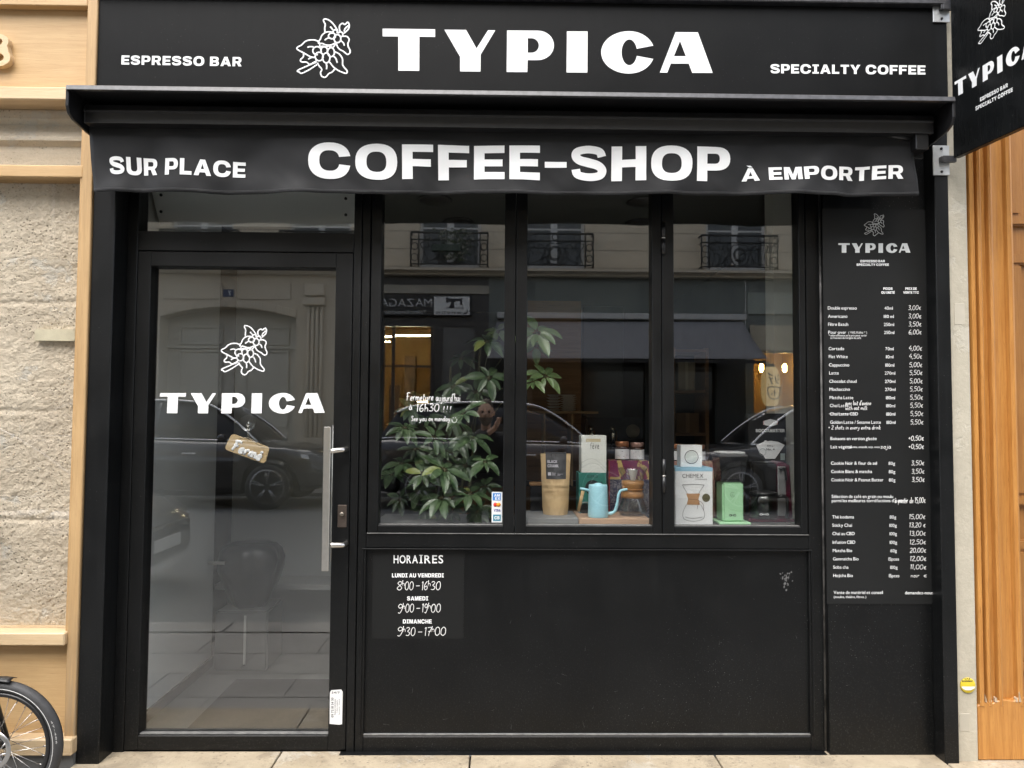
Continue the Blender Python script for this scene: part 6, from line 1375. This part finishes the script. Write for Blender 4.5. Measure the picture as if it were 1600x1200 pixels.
fm = MB(); fm.box(RX(616,YO2), RX(634,YO2), Yi+.6, Yi+1.0, ZG+.02, RZ(548,YO2)); fm.box(RX(596,YO2),RX(612,YO2), Yi+1.2, Yi+1.5, ZG+.02, RZ(600,YO2)); fm.box(RX(640,YO2),RX(674,YO2), Yi+.9, Yi+1.3, ZG+.02, RZ(620,YO2)); fm.build('clothes_rack', noisy('hanging_clothes', (.10,.09,.07), (.36,.22,.12), 5, .8, .1), tl)
fm = MB(); fm.box(dl, dr, YO2-.10, YO2-.05, ZG+.05, zw1); fm.build('door', noisy('grey_door', (.16,.16,.155), (.13,.13,.125), 4, .4, 0), tl)
# --- awning shop
ax0, ax1 = tx1, RX(1166,YO2)
aws = thing('grey_awning_shop', ((ax0+ax1)/2, YO2, ZG), 'dark green grey shop front with wide grey awning across the street', 'shop')
gg = noisy('green_grey_paint', (.16,.18,.165), (.135,.15,.14), 3, .45, .02)
b = MB(); wall_holes(b, ax0, ax1, ZG, zc0, YO2-.01, [(RX(832,YO2),RX(1010,YO2),ZG+.6,RZ(520,YO2)),(RX(1030,YO2),RX(1120,YO2),ZG+.1,RZ(520,YO2))], .15); b.build('shop_front', gg, aws)
b = MB(); b.quad((ax0,YO2-.17,ZG),(ax1,YO2-.17,ZG),(ax1,YO2-.17,zc0),(ax0,YO2-.17,zc0)); b.build('shop_window', mat('dark_shop_window', (.012,.012,.012), .1), aws)
b = MB(); wall_holes(b, ax0+.02, ax1-.02, ZG, RZ(520,YO2), YO2+.01, [(RX(832,YO2),RX(1010,YO2),ZG+.6,RZ(520,YO2)),(RX(1030,YO2),RX(1120,YO2),ZG+.1,RZ(520,YO2))], .02); b.build('dark_lower_sheet', noisy('dark_lower_green', (.018,.02,.018), (.014,.016,.014), 3, .5, 0), aws)  # darker sheet over the shop front below the awning
b = MB(); x0, x1 = RX(776,YO2), RX(1162,YO2); b.box(x0, x1, YO2, YO2+.22, RZ(499,YO2), RZ(490,YO2)); b.build('awning_cassette', noisy('cassette_grey', (.5,.5,.48), (.55,.55,.53), 5, .5, 0), aws, bevel=.01)
b = MB(); Yfr = YO2+1.15
def sl(u, v): 
    A = R(776,503,YO2+.2).lerp(R(1160,503,YO2+.2), u); Bq = R(760,560,Yfr).lerp(R(1200,561,Yfr), u); p = A.lerp(Bq, v); p.z -= .04*math.sin(math.pi*v); return p
b.grid(sl, 24, 8)
aa = b.build('awning_cloth', noisy('grey_awning_cloth', (.25,.245,.25), (.28,.275,.28), 2, .8, .05), aws); aa.modifiers.new('thickness', 'SOLIDIFY').thickness = .004
b = MB(); p0, p1 = sl(0,1), sl(1,1); b.box(p0.x, p1.x, Yfr, Yfr+.03, p0.z-.06, p0.z); b.build('awning_bar', M['darkmetal'], aws)
b = MB(); p = R(848,459,YO2+.02); k_ = 15.35/F_PX
strokes(b, [[(math.cos(a), math.sin(a)) for a in [rad(22.5+45*i) for i in range(9)]]], [R(848+12,447,YO2+.0), R(848-12,447,YO2+.0), R(848-12,471,YO2+.0), R(848+12,471,YO2+.0)], (-1,-1,1,1), .012, (0,1,0), smooth=False)
text_px(b, '7', 'bold', [(852.5,454.5),(844,466)], YO2+.004, PP=R); b.build('octagon_emblem', mat('emblem_grey', (.45,.45,.43), .5), aws, normals=False)
b = MB(); b.box(RX(835,YO2),RX(1000,YO2),YO2-.008,YO2+.02,RZ(488,YO2),RZ(441,YO2)); b.build('fascia_panel', noisy('green_fascia', (.19,.21,.19), (.165,.185,.165), 3, .4, 0), aws)
# --- restaurant with lantern
rs = thing('lantern_restaurant', (RX(1240,YO2), YO2, ZG), 'grey green restaurant front with warm lit window across the street', 'shop')
rx0, rx1 = ax1, 16
b = MB(); hl, hr = RX(1178,YO2), RX(1275,YO2); wall_holes(b, rx0, rx1, ZG, zc0, YO2-.005, [(hl,hr,ZG+.9,RZ(548,YO2))], .14); b.build('shop_front', gg, rs)
b = MB(); b.box(RX(1168,YO2),RX(1330,YO2),YO2,YO2+.04,RZ(488,YO2),RZ(454,YO2)); b.build('name_panel', noisy('pale_green_panel', (.32,.35,.31), (.29,.32,.28), 3, .45, 0), rs, bevel=.008)
b = MB(); b.box(RX(1172,YO2),RX(1330,YO2),YO2,YO2+.02,RZ(545,YO2),RZ(505,YO2)); b.build('beige_panel', noisy('beige_panel', (.5,.45,.34), (.45,.4,.3), 3, .6, 0), rs)
b = MB(); b.box(hl,hr,YO2-1.9,YO2-1.85,ZG,3.2); b.box(hl-.02,hl,YO2-1.85,YO2-.15,ZG,3.2); b.box(hr,hr+.02,YO2-1.85,YO2-.15,ZG,3.2); b.box(hl,hr,YO2-1.85,YO2-.15,3.2,3.25); b.box(hl,hr,YO2-1.85,YO2-.15,ZG+.8,ZG+.88); b.build('interior_wall', noisy('restaurant_wall', (.5,.38,.2), (.42,.3,.14), 3, .7, 0), rs)
b = MB(); 
for px in (1190, 1226): b.lathe([(.02,-.1),(.05,-.05),(.05,.05),(.02,.1)], R(px,575,YO2-1.0), 16)
b.build('warm_lamp', emit('warm_lamp_glow', (1,.62,.2), 40), rs)
p = R(1204,604,YO2+.45); la = thing('paper_lantern', p, 'cream paper lantern with brushed characters hanging outside a restaurant across the street', 'lantern')
hh = .40
b = MB(); b.lathe([(.08,hh)]+[(.19*(1-abs(t_)**3.2*.45)+.004*math.cos(t_*44), hh*t_*-1) for t_ in [(-1+2*i/40) for i in range(41)]]+[(.08,-hh)], p, 28); b.build('shade', emit('lantern_paper', (.62,.44,.20), .55), la)
b = MB(); b.lathe([(.10,hh),(.10,hh+.06),(.03,hh+.07)], p, 20); b.lathe([(.10,-hh-.05),(.10,-hh)], p, 20); b.tube([p+Vector((0,0,hh+.06)), p+Vector((0,0,hh+.35)), Vector((p.x,YO2,p.z+hh+.35))], .01, 6); b.build('fittings', M['iron'], la)
b = MB(); qd = [p+Vector((sx*.12,.195,sz*.26)) for sx, sz in ((1,1),(-1,1),(-1,-1),(1,-1))]
strokes(b, [[(.1,.05),(.2,.12)],[(.08,.2),(.18,.27)],[(.1,.4),(.3,.33),(.42,.1)],[(.6,.08),(.9,.05)],[(.58,.2),(.95,.17)],[(.78,.2),(.75,.33),(.65,.42)],[(.85,0),(.9,.06)],[(.93,-.02),(.98,.04)],[(0,.55),(1,.55),(.85,.95),(.15,.95),(0,.55)],[(.4,.62),(.5,.7)],[(.3,.8),(.5,.72),(.45,.88)],[(.65,.75),(.75,.85)]], qd, (0,0,1,1), .011, (0,1,0)); b.build('brushed_characters', mat('brush_ink', (.02,.015,.01), .7), la)

# --- cars
def make_car(paint, label):
    L_, Wd = 4.5, 1.82
    t = thing('parked_car', (0,0,0), label, 'car', 'cars parked along the street')
    wx_ = (-.92-.42, 1.36); wr_ = .335
    st = [(-2.25,.42,.86,.66),(-2.2,.34,.98,.78),(-2.05,.28,1.02,.86),(-1.75,.24,1.03,.90),(-1.2,.22,1.02,.91),(-.4,.2,1.0,.91),(.4,.2,.98,.91),(.95,.22,.97,.905),(1.5,.24,.92,.885),(1.9,.27,.86,.84),(2.12,.3,.78,.74),(2.22,.36,.68,.6),(2.25,.42,.6,.5)]
    xs = [-2.25+4.5*i/90 for i in range(91)]
    def lerp(x):
        for a, c in zip(st, st[1:]):
            if a[0] <= x <= c[0]:
                u = (x-a[0])/(c[0]-a[0]); u2 = u*u*(3-2*u); return [a[k]+(c[k]-a[k])*u2 for k in (1,2,3)]
        return st[-1][1:]
    vs = []; rows = 13
    for x in xs:
        z0, z1, hw = lerp(x)
        for wc in wx_:
            d_ = abs(x-wc)
            if d_ < wr_+.06: z0 = max(z0, .335+math.sqrt(max(0, (wr_+.06)**2-d_**2)))
        prof = [(0,z0),(hw*.86,z0),(hw*.96,z0+(z1-z0)*.12),(hw*1.0,z0+(z1-z0)*.35),(hw*1.0,z0+(z1-z0)*.62),(hw*.975,z0+(z1-z0)*.82),(hw*.90,z1),(hw*.5,z1+.035),(0,z1+.045)]
        full = [(y,z) for y, z in prof]+[(-y,z) for y, z in prof[-2:0:-1]]
        vs += [(x,y,z) for y, z in full]; rows = len(full)
    fs = [(i*rows+k, i*rows+(k+1) % rows, (i+1)*rows+(k+1) % rows, (i+1)*rows+k) for i in range(90) for k in range(rows)]+[tuple(range(rows)), tuple(90*rows+k for k in range(rows))]
    b = MB(); b.add(vs, fs, True); body = b.build('body', paint, t)
    gst = [(-2.02,.0,.74,.74),(-1.75,.40,.70,.74),(-1.45,.52,.64,.74),(-.6,.60,.60,.75),(.1,.60,.59,.76),(.45,.53,.60,.77),(.85,.27,.68,.78),(1.16,0,.74,.76)]
    def ring(g): x, h_, ht, hb = g; zb = lerp(x)[1]+.02; return [(x,hb,zb),(x,hb-.03,zb+h_*.35),(x,ht,zb+h_*.93),(x,ht*.7,zb+h_),(x,0,zb+h_+.012),(x,-ht*.7,zb+h_),(x,-ht,zb+h_*.93),(x,-hb+.03,zb+h_*.35),(x,-hb,zb)]
    vs = []; 
    for g in gst: vs += ring(g)
    b = MB(); fs = []
    for i in range(len(gst)-1):
        for k in range(8): fs.append((i*9+k,i*9+k+1,(i+1)*9+k+1,(i+1)*9+k))
    for f in fs:
        i, k = f[0]//9, f[0] % 9
        roof = k in (2,3,4,5) and 1 <= i <= 4
        b.mi = 0 if roof else 1
        b.f.append(f); b.m.append(b.mi); b.sm.append(True)
    b.v = vs; b.build('cabin', [paint, mat('car_glass', (.012,.013,.014), .05)], t)
    chrome = mat('bright_trim', (.75,.75,.75), .18, metal=1)
    for s_ in (-1, 1):
        b = MB(); b.tube([(g[0], s_*(g[3]+.012-.0), lerp(g[0])[1]+.03) for g in gst], .014, 6); b.build('window_trim', chrome, t)
        b = MB(); b.tube(spline([(g[0], s_*(g[2]+.005), lerp(g[0])[1]+.02+g[1]*.95) for g in gst[1:]], 5), .022, 6); b.build('roof_rail', chrome, t)
        for x0_ in (-.38,): b = MB(); b.tube([(x0_, s_*.765, 1.0),(x0_+.05, s_*.61, 1.55)], .035, 6); b.build('door_pillar', paint, t)
        b = MB(); b.ball((.72, s_*.98, 1.05), .1, 12, (.7,1,.65)); b.build('mirror', paint, t)
        for x0_ in (-.95, .12): b = MB(); b.box(x0_, x0_+.2, s_*.90, s_*.935, .80, .83); b.build('door_handle', chrome, t, bevel=.008)
        b = MB(); b.prism([(2.02,s_*.74,.70),(2.17,s_*.66,.68),(2.19,s_*.55,.70),(2.02,s_*.7,.80),(1.82,s_*.84,.80),(1.85,s_*.855,.74)], (0,s_*.02,.02)); b.build('headlight', mat('headlight', (.6,.62,.64), .1), t, bevel=.006)
        b = MB(); b.box(-2.24, -2.08, s_*.58, s_*.86, .80, .92); b.build('tail_light', mat('tail_red', (.25,.01,.012), .2), t, bevel=.02)
        for wc in wx_:
            o = Vector((wc, s_*.80, .335))
            b = MB(); b.lathe([(.24,-.11),(.315,-.11),(.335,-.08),(.335,.08),(.315,.11),(.24,.11)], o, 40, 'y'); wl_ = b.build('wheel', M['hood'], t)
            b = MB(); b.lathe([(.20,-.1),(.255,-.115),(.262,-.1),(.262,.1),(.255,.115),(.20,.1)], o, 40, 'y', caps=False)
            for i in range(5):
                a = 2*math.pi*i/5+.3
                for da in (-.11, .11): b.tube([o+Vector((.05*math.cos(a), s_*.10, .05*math.sin(a))), o+Vector((.25*math.cos(a+da), s_*.095, .25*math.sin(a+da)))], .018, 6)
            b.lathe([(.0001,-.10),(.06,-.10),(.06,.10),(.0001,.10)], o, 20, 'y'); b.build('rim', mat('alloy_rim', (.30,.30,.31), .35, metal=.8), wl_)
            b = MB(); b.lathe([(.0001,-.02),(.255,-.02),(.255,.02),(.0001,.02)], o, 30, 'y'); b.build('hub_shadow_disc', M['hood'], wl_) if False else b.build('wheel_shade_disc', M['darkmetal'], wl_)  # dark disc stands in for the shade behind the spokes
    b = MB(); b.box(2.235, 2.262, -.26, .26, .46, .57); b.build('number_plate', mat('plate_white', (.6,.6,.58), .4), t, bevel=.003)
    b = MB(); b.box(2.20, 2.245, -.5, .5, .58, .68); b.build('grille', M['hood'], t, bevel=.01)
    return t
p_dark = mat('dark_grey_car_paint', (.055,.055,.06), .18, metal=.4, Coat_Weight=.8); p_black = mat('black_car_paint', (.008,.008,.009), .15, Coat_Weight=.8)
YC_ = -8.25; zr = .10
car = make_car(p_dark, 'dark grey parked car facing right before the carriage entrance'); car.location = (RX(517,-7.4)-2.25, YC_, zr); 
car2 = copy_tree(car); car2['label'] = 'dark parked car before the tailor shop, behind the grey car'; car2.location = (RX(1040,-7.4)-2.25, YC_, zr)
car3 = copy_tree(car); car3['label'] = 'dark parked car facing left in front of the awning shop'; car3.location = (RX(1062,-7.4)+2.25, YC_, zr); car3.rotation_euler = (0,0,math.pi)
car4 = copy_tree(car); car4['label'] = 'dark parked car at the near kerb beside the bicycle'; car4.location = (-5.25, -3.25, -.185)

# --- the man taking the picture
def skin(name, joints, links, m, parent, sub=2, root=0):
    me = bpy.data.meshes.new(name); me.from_pydata([j[0] for j in joints], links, [])
    o = bpy.data.objects.new(name, me); COL.objects.link(o)
    md = o.modifiers.new('s', 'SKIN'); md.use_smooth_shade = True
    for i, j in enumerate(joints):
        v = me.skin_vertices[0].data[i]; r_ = j[1]; v.radius = r_ if hasattr(r_, '__len__') else (r_, r_); v.use_root = (i == root)
    sd_ = o.modifiers.new('d', 'SUBSURF'); sd_.levels = sub; sd_.render_levels = sub
    bpy.context.view_layer.update()
    me2 = bpy.data.meshes.new_from_object(o.evaluated_get(bpy.context.evaluated_depsgraph_get()))
    bpy.data.objects.remove(o); bpy.data.meshes.remove(me); me2.materials.clear(); me2.materials.append(m)
    for p_ in me2.polygons: p_.use_smooth = True
    return me2
def man():
    X0, Y0, Z0 = -.14, -3.72, -.16
    t = thing('person', (X0, Y0, Z0), 'bearded man in dark coat standing in the road with raised phone', 'person')
    S = lambda x, y, z: Vector((X0+x, Y0+y, Z0+z))
    sk = noisy('skin', (.60,.40,.30), (.53,.33,.24), 14, .5, .05); coat = noisy('dark_coat', (.010,.011,.014), (.016,.017,.02), 9, .8, .2, 200); tro = noisy('dark_trousers', (.012,.013,.018), (.02,.021,.027), 9, .8, .2, 200)
    ph = Vector((.075, -3.245, 1.452))
    hl = Vector((ph.x-.085, ph.y-.012, ph.z-.01)); hr = Vector((ph.x+.085, ph.y-.012, ph.z-.01))
    def body_parts(fat):
        J = [(S(0,0,1.0), .13),(S(0,.01,1.2), .135),(S(0,.01,1.38), .15),(S(0,.02,1.49), .07),(S(0,.04,1.60), .055)]
        return J
    # flesh: neck, head, forearms and hands in one mesh
    b = MB(); hc = S(0,.07,1.685)
    prof = []
    def head(u, v):
        a = 2*math.pi*u; th_ = math.pi*v; r_ = math.sin(th_); x = r_*math.cos(a)*.076; y = r_*math.sin(a)*.096; z = -math.cos(th_)*.118
        if z < 0: x *= 1-.22*(z/.118)**2; y = y*(1-.12*(z/.118)**2)+.01*(z/.118)**2
        fr_ = max(0, math.sin(a))
        if fr_ > .6:
            nose = math.exp(-(x/.014)**2)*math.exp(-((z+.018)/.026)**2)*.026; brow = math.exp(-((z-.018)/.012)**2)*.006; eye = -math.exp(-((abs(x)-.031)/.014)**2)*math.exp(-((z-.002)/.011)**2)*.010
            mouth = -math.exp(-(x/.024)**2)*math.exp(-((z+.062)/.006)**2)*.004; lips = math.exp(-(x/.022)**2)*(math.exp(-((z+.055)/.006)**2)+math.exp(-((z+.07)/.007)**2))*.004; chin = math.exp(-(x/.03)**2)*math.exp(-((z+.1)/.02)**2)*.01
            y += nose+brow+eye+mouth+lips+chin
        return hc+Vector((x, y, z))
    b.grid(head, 64, 48)
    for s_ in (-1, 1): b.ball(hc+Vector((s_*.078,-.005,-.008)), .03, 10, (.35,.6,1))
    J = [(S(0,0,1.40), .055),(S(0,.02,1.52), .052),(S(0,.045,1.62), .05)]
    me = skin('n', J, [(0,1),(1,2)], sk, t); b.add([v.co for v in me.vertices], [tuple(p_.vertices) for p_ in me.polygons], True)
    for s_, h_ in ((-1, hl), (1, hr)):
        el = S(s_*.30,.17,1.22)
        wr = h_+Vector((s_*.03,-.05,-.055))
        J = [(el.lerp(wr,.55), .032),(wr, .025),(h_+Vector((s_*.018,-.018,-.018)), (.030,.022)),(h_+Vector((s_*.012,-.004,.008)), (.028,.018))]; Lk = [(0,1),(1,2),(2,3)]
        def chain(pts, r0, frm=3):
            p_ = frm
            for i, q in enumerate(pts): J.append((q, r0*(1-.12*i))); Lk.append((p_, len(J)-1)); p_ = len(J)-1
        me = skin('h', J, Lk, sk, t); b.add([v.co for v in me.vertices], [tuple(p_.vertices) for p_ in me.polygons], True)
        for i, (dz, ln) in enumerate(((.030,1.0),(.012,1.08),(-.007,1.0),(-.025,.8))):
            r0 = h_+Vector((s_*.020,.004,dz*.8))
            pts = [(r0, .0095),(r0+Vector((-s_*.002,.022*ln,.003)), .0088),(r0+Vector((-s_*.022*ln,.030,.004)), .008),(r0+Vector((-s_*.040*ln,.027,.002)), .0068)]
            me = skin('f', pts, [(0,1),(1,2),(2,3)], sk, t); b.add([v.co for v in me.vertices], [tuple(p_.vertices) for p_ in me.polygons], True)
        r0 = h_+Vector((s_*.014,-.014,-.012)); pts = [(r0, .0115),(r0+Vector((-s_*.012,-.012,.012)), .0105),(r0+Vector((-s_*.035,-.006,.018)), .009),(r0+Vector((-s_*.052,-.002,.018)), .0075)]
        me = skin('f', pts, [(0,1),(1,2),(2,3)], sk, t); b.add([v.co for v in me.vertices], [tuple(p_.vertices) for p_ in me.polygons], True)
    b.build('body', sk, t)
    for s_ in (-1, 1):
        b = MB(); b.ball(hc+Vector((s_*.031,.0845,.003)), .0125, 12, (1,.7,.6)); b.build('eye', mat('eye_dark', (.05,.04,.035), .2), t)
    b = MB()
    def hair(u, v): p_ = head(u, .52+.48*v); d_ = (p_-hc); return hc+d_*1.07+Vector((0,-.010,.004))
    b.grid(lambda u, v: hc+Vector((0,-.014,.010))+(head(u, .60+.40*v)-hc)*1.05, 40, 14); b.build('hair', noisy('brown_hair', (.05,.035,.025), (.08,.06,.04), 40, .7, .4, 120), t)
    b = MB(); b.grid(lambda u, v: hc+Vector((0,.006,-.004))+(head(.02+.46*u, .06+.32*v)-hc)*1.09, 40, 14); b.build('beard', noisy('grey_beard', (.13,.11,.09), (.22,.20,.17), 60, .8, .5, 160), t)
    J = [(S(0,0,.98), (.17,.12)),(S(0,.0,1.2), (.175,.125)),(S(0,.01,1.36), (.19,.125)),(S(0,.01,1.47), (.10,.09)),(S(0,.02,1.53), (.072,.07))]; Lk = [(0,1),(1,2),(2,3),(3,4)]
    for s_, h_ in ((-1, hl), (1, hr)):
        el = S(s_*.30,.17,1.22); wr = h_+Vector((s_*.03,-.05,-.055)); n0 = len(J)
        J += [(S(s_*.19,.0,1.43), .075),(S(s_*.25,.06,1.33), .062),(el, .056),(el.lerp(wr,.5), .048),(el.lerp(wr,.86), .04)]; Lk += [(2,n0),(n0,n0+1),(n0+1,n0+2),(n0+2,n0+3),(n0+3,n0+4)]
    n0 = len(J); J += [(S(0,-.0,.78), (.19,.14))]; Lk += [(0,n0)]
    me = skin('coat', J, Lk, coat, t); b = MB(); b.add([v.co for v in me.vertices], [tuple(p_.vertices) for p_ in me.polygons], True); b.build('coat', coat, t)
    J = [(S(0,0,.92), (.15,.11)),(S(-.1,.0,.80), .09),(S(-.12,.02,.46), .062),(S(-.13,-.01,.09), .05),(S(.1,.0,.80), .09),(S(.12,.02,.46), .062),(S(.13,-.01,.09), .05)]
    me = skin('tr', J, [(0,1),(1,2),(2,3),(0,4),(4,5),(5,6)], tro, t); b = MB(); b.add([v.co for v in me.vertices], [tuple(p_.vertices) for p_ in me.polygons], True); b.build('trousers', tro, t)
    for s_ in (-1, 1):
        J = [(S(s_*.13,-.05,.045), .042),(S(s_*.135,.06,.045), .045),(S(s_*.15,.17,.038), .036)]; me = skin('sh', J, [(0,1),(1,2)], coat, t); b = MB(); b.add([v.co for v in me.vertices], [tuple(p_.vertices) for p_ in me.polygons], True); b.build('shoe', mat('shoe_black', (.012,.012,.012), .4), t)
    b = MB(); b.box(ph.x-.074, ph.x+.074, ph.y-.004, ph.y+.004, ph.z-.036, ph.z+.036)
    pt_ = b.build('phone', mat('phone_black', (.015,.015,.017), .3), bevel=.003, segs=2); tag(pt_, 'dark phone held sideways in both hands by the man in the road', 'phone')
    b = MB(); b.box(ph.x-.07, ph.x-.038, ph.y+.0045, ph.y+.006, ph.z+.0, ph.z+.032); b.build('camera_bump', mat('phone_lens', (.02,.02,.022), .1), pt_, bevel=.001)
man()
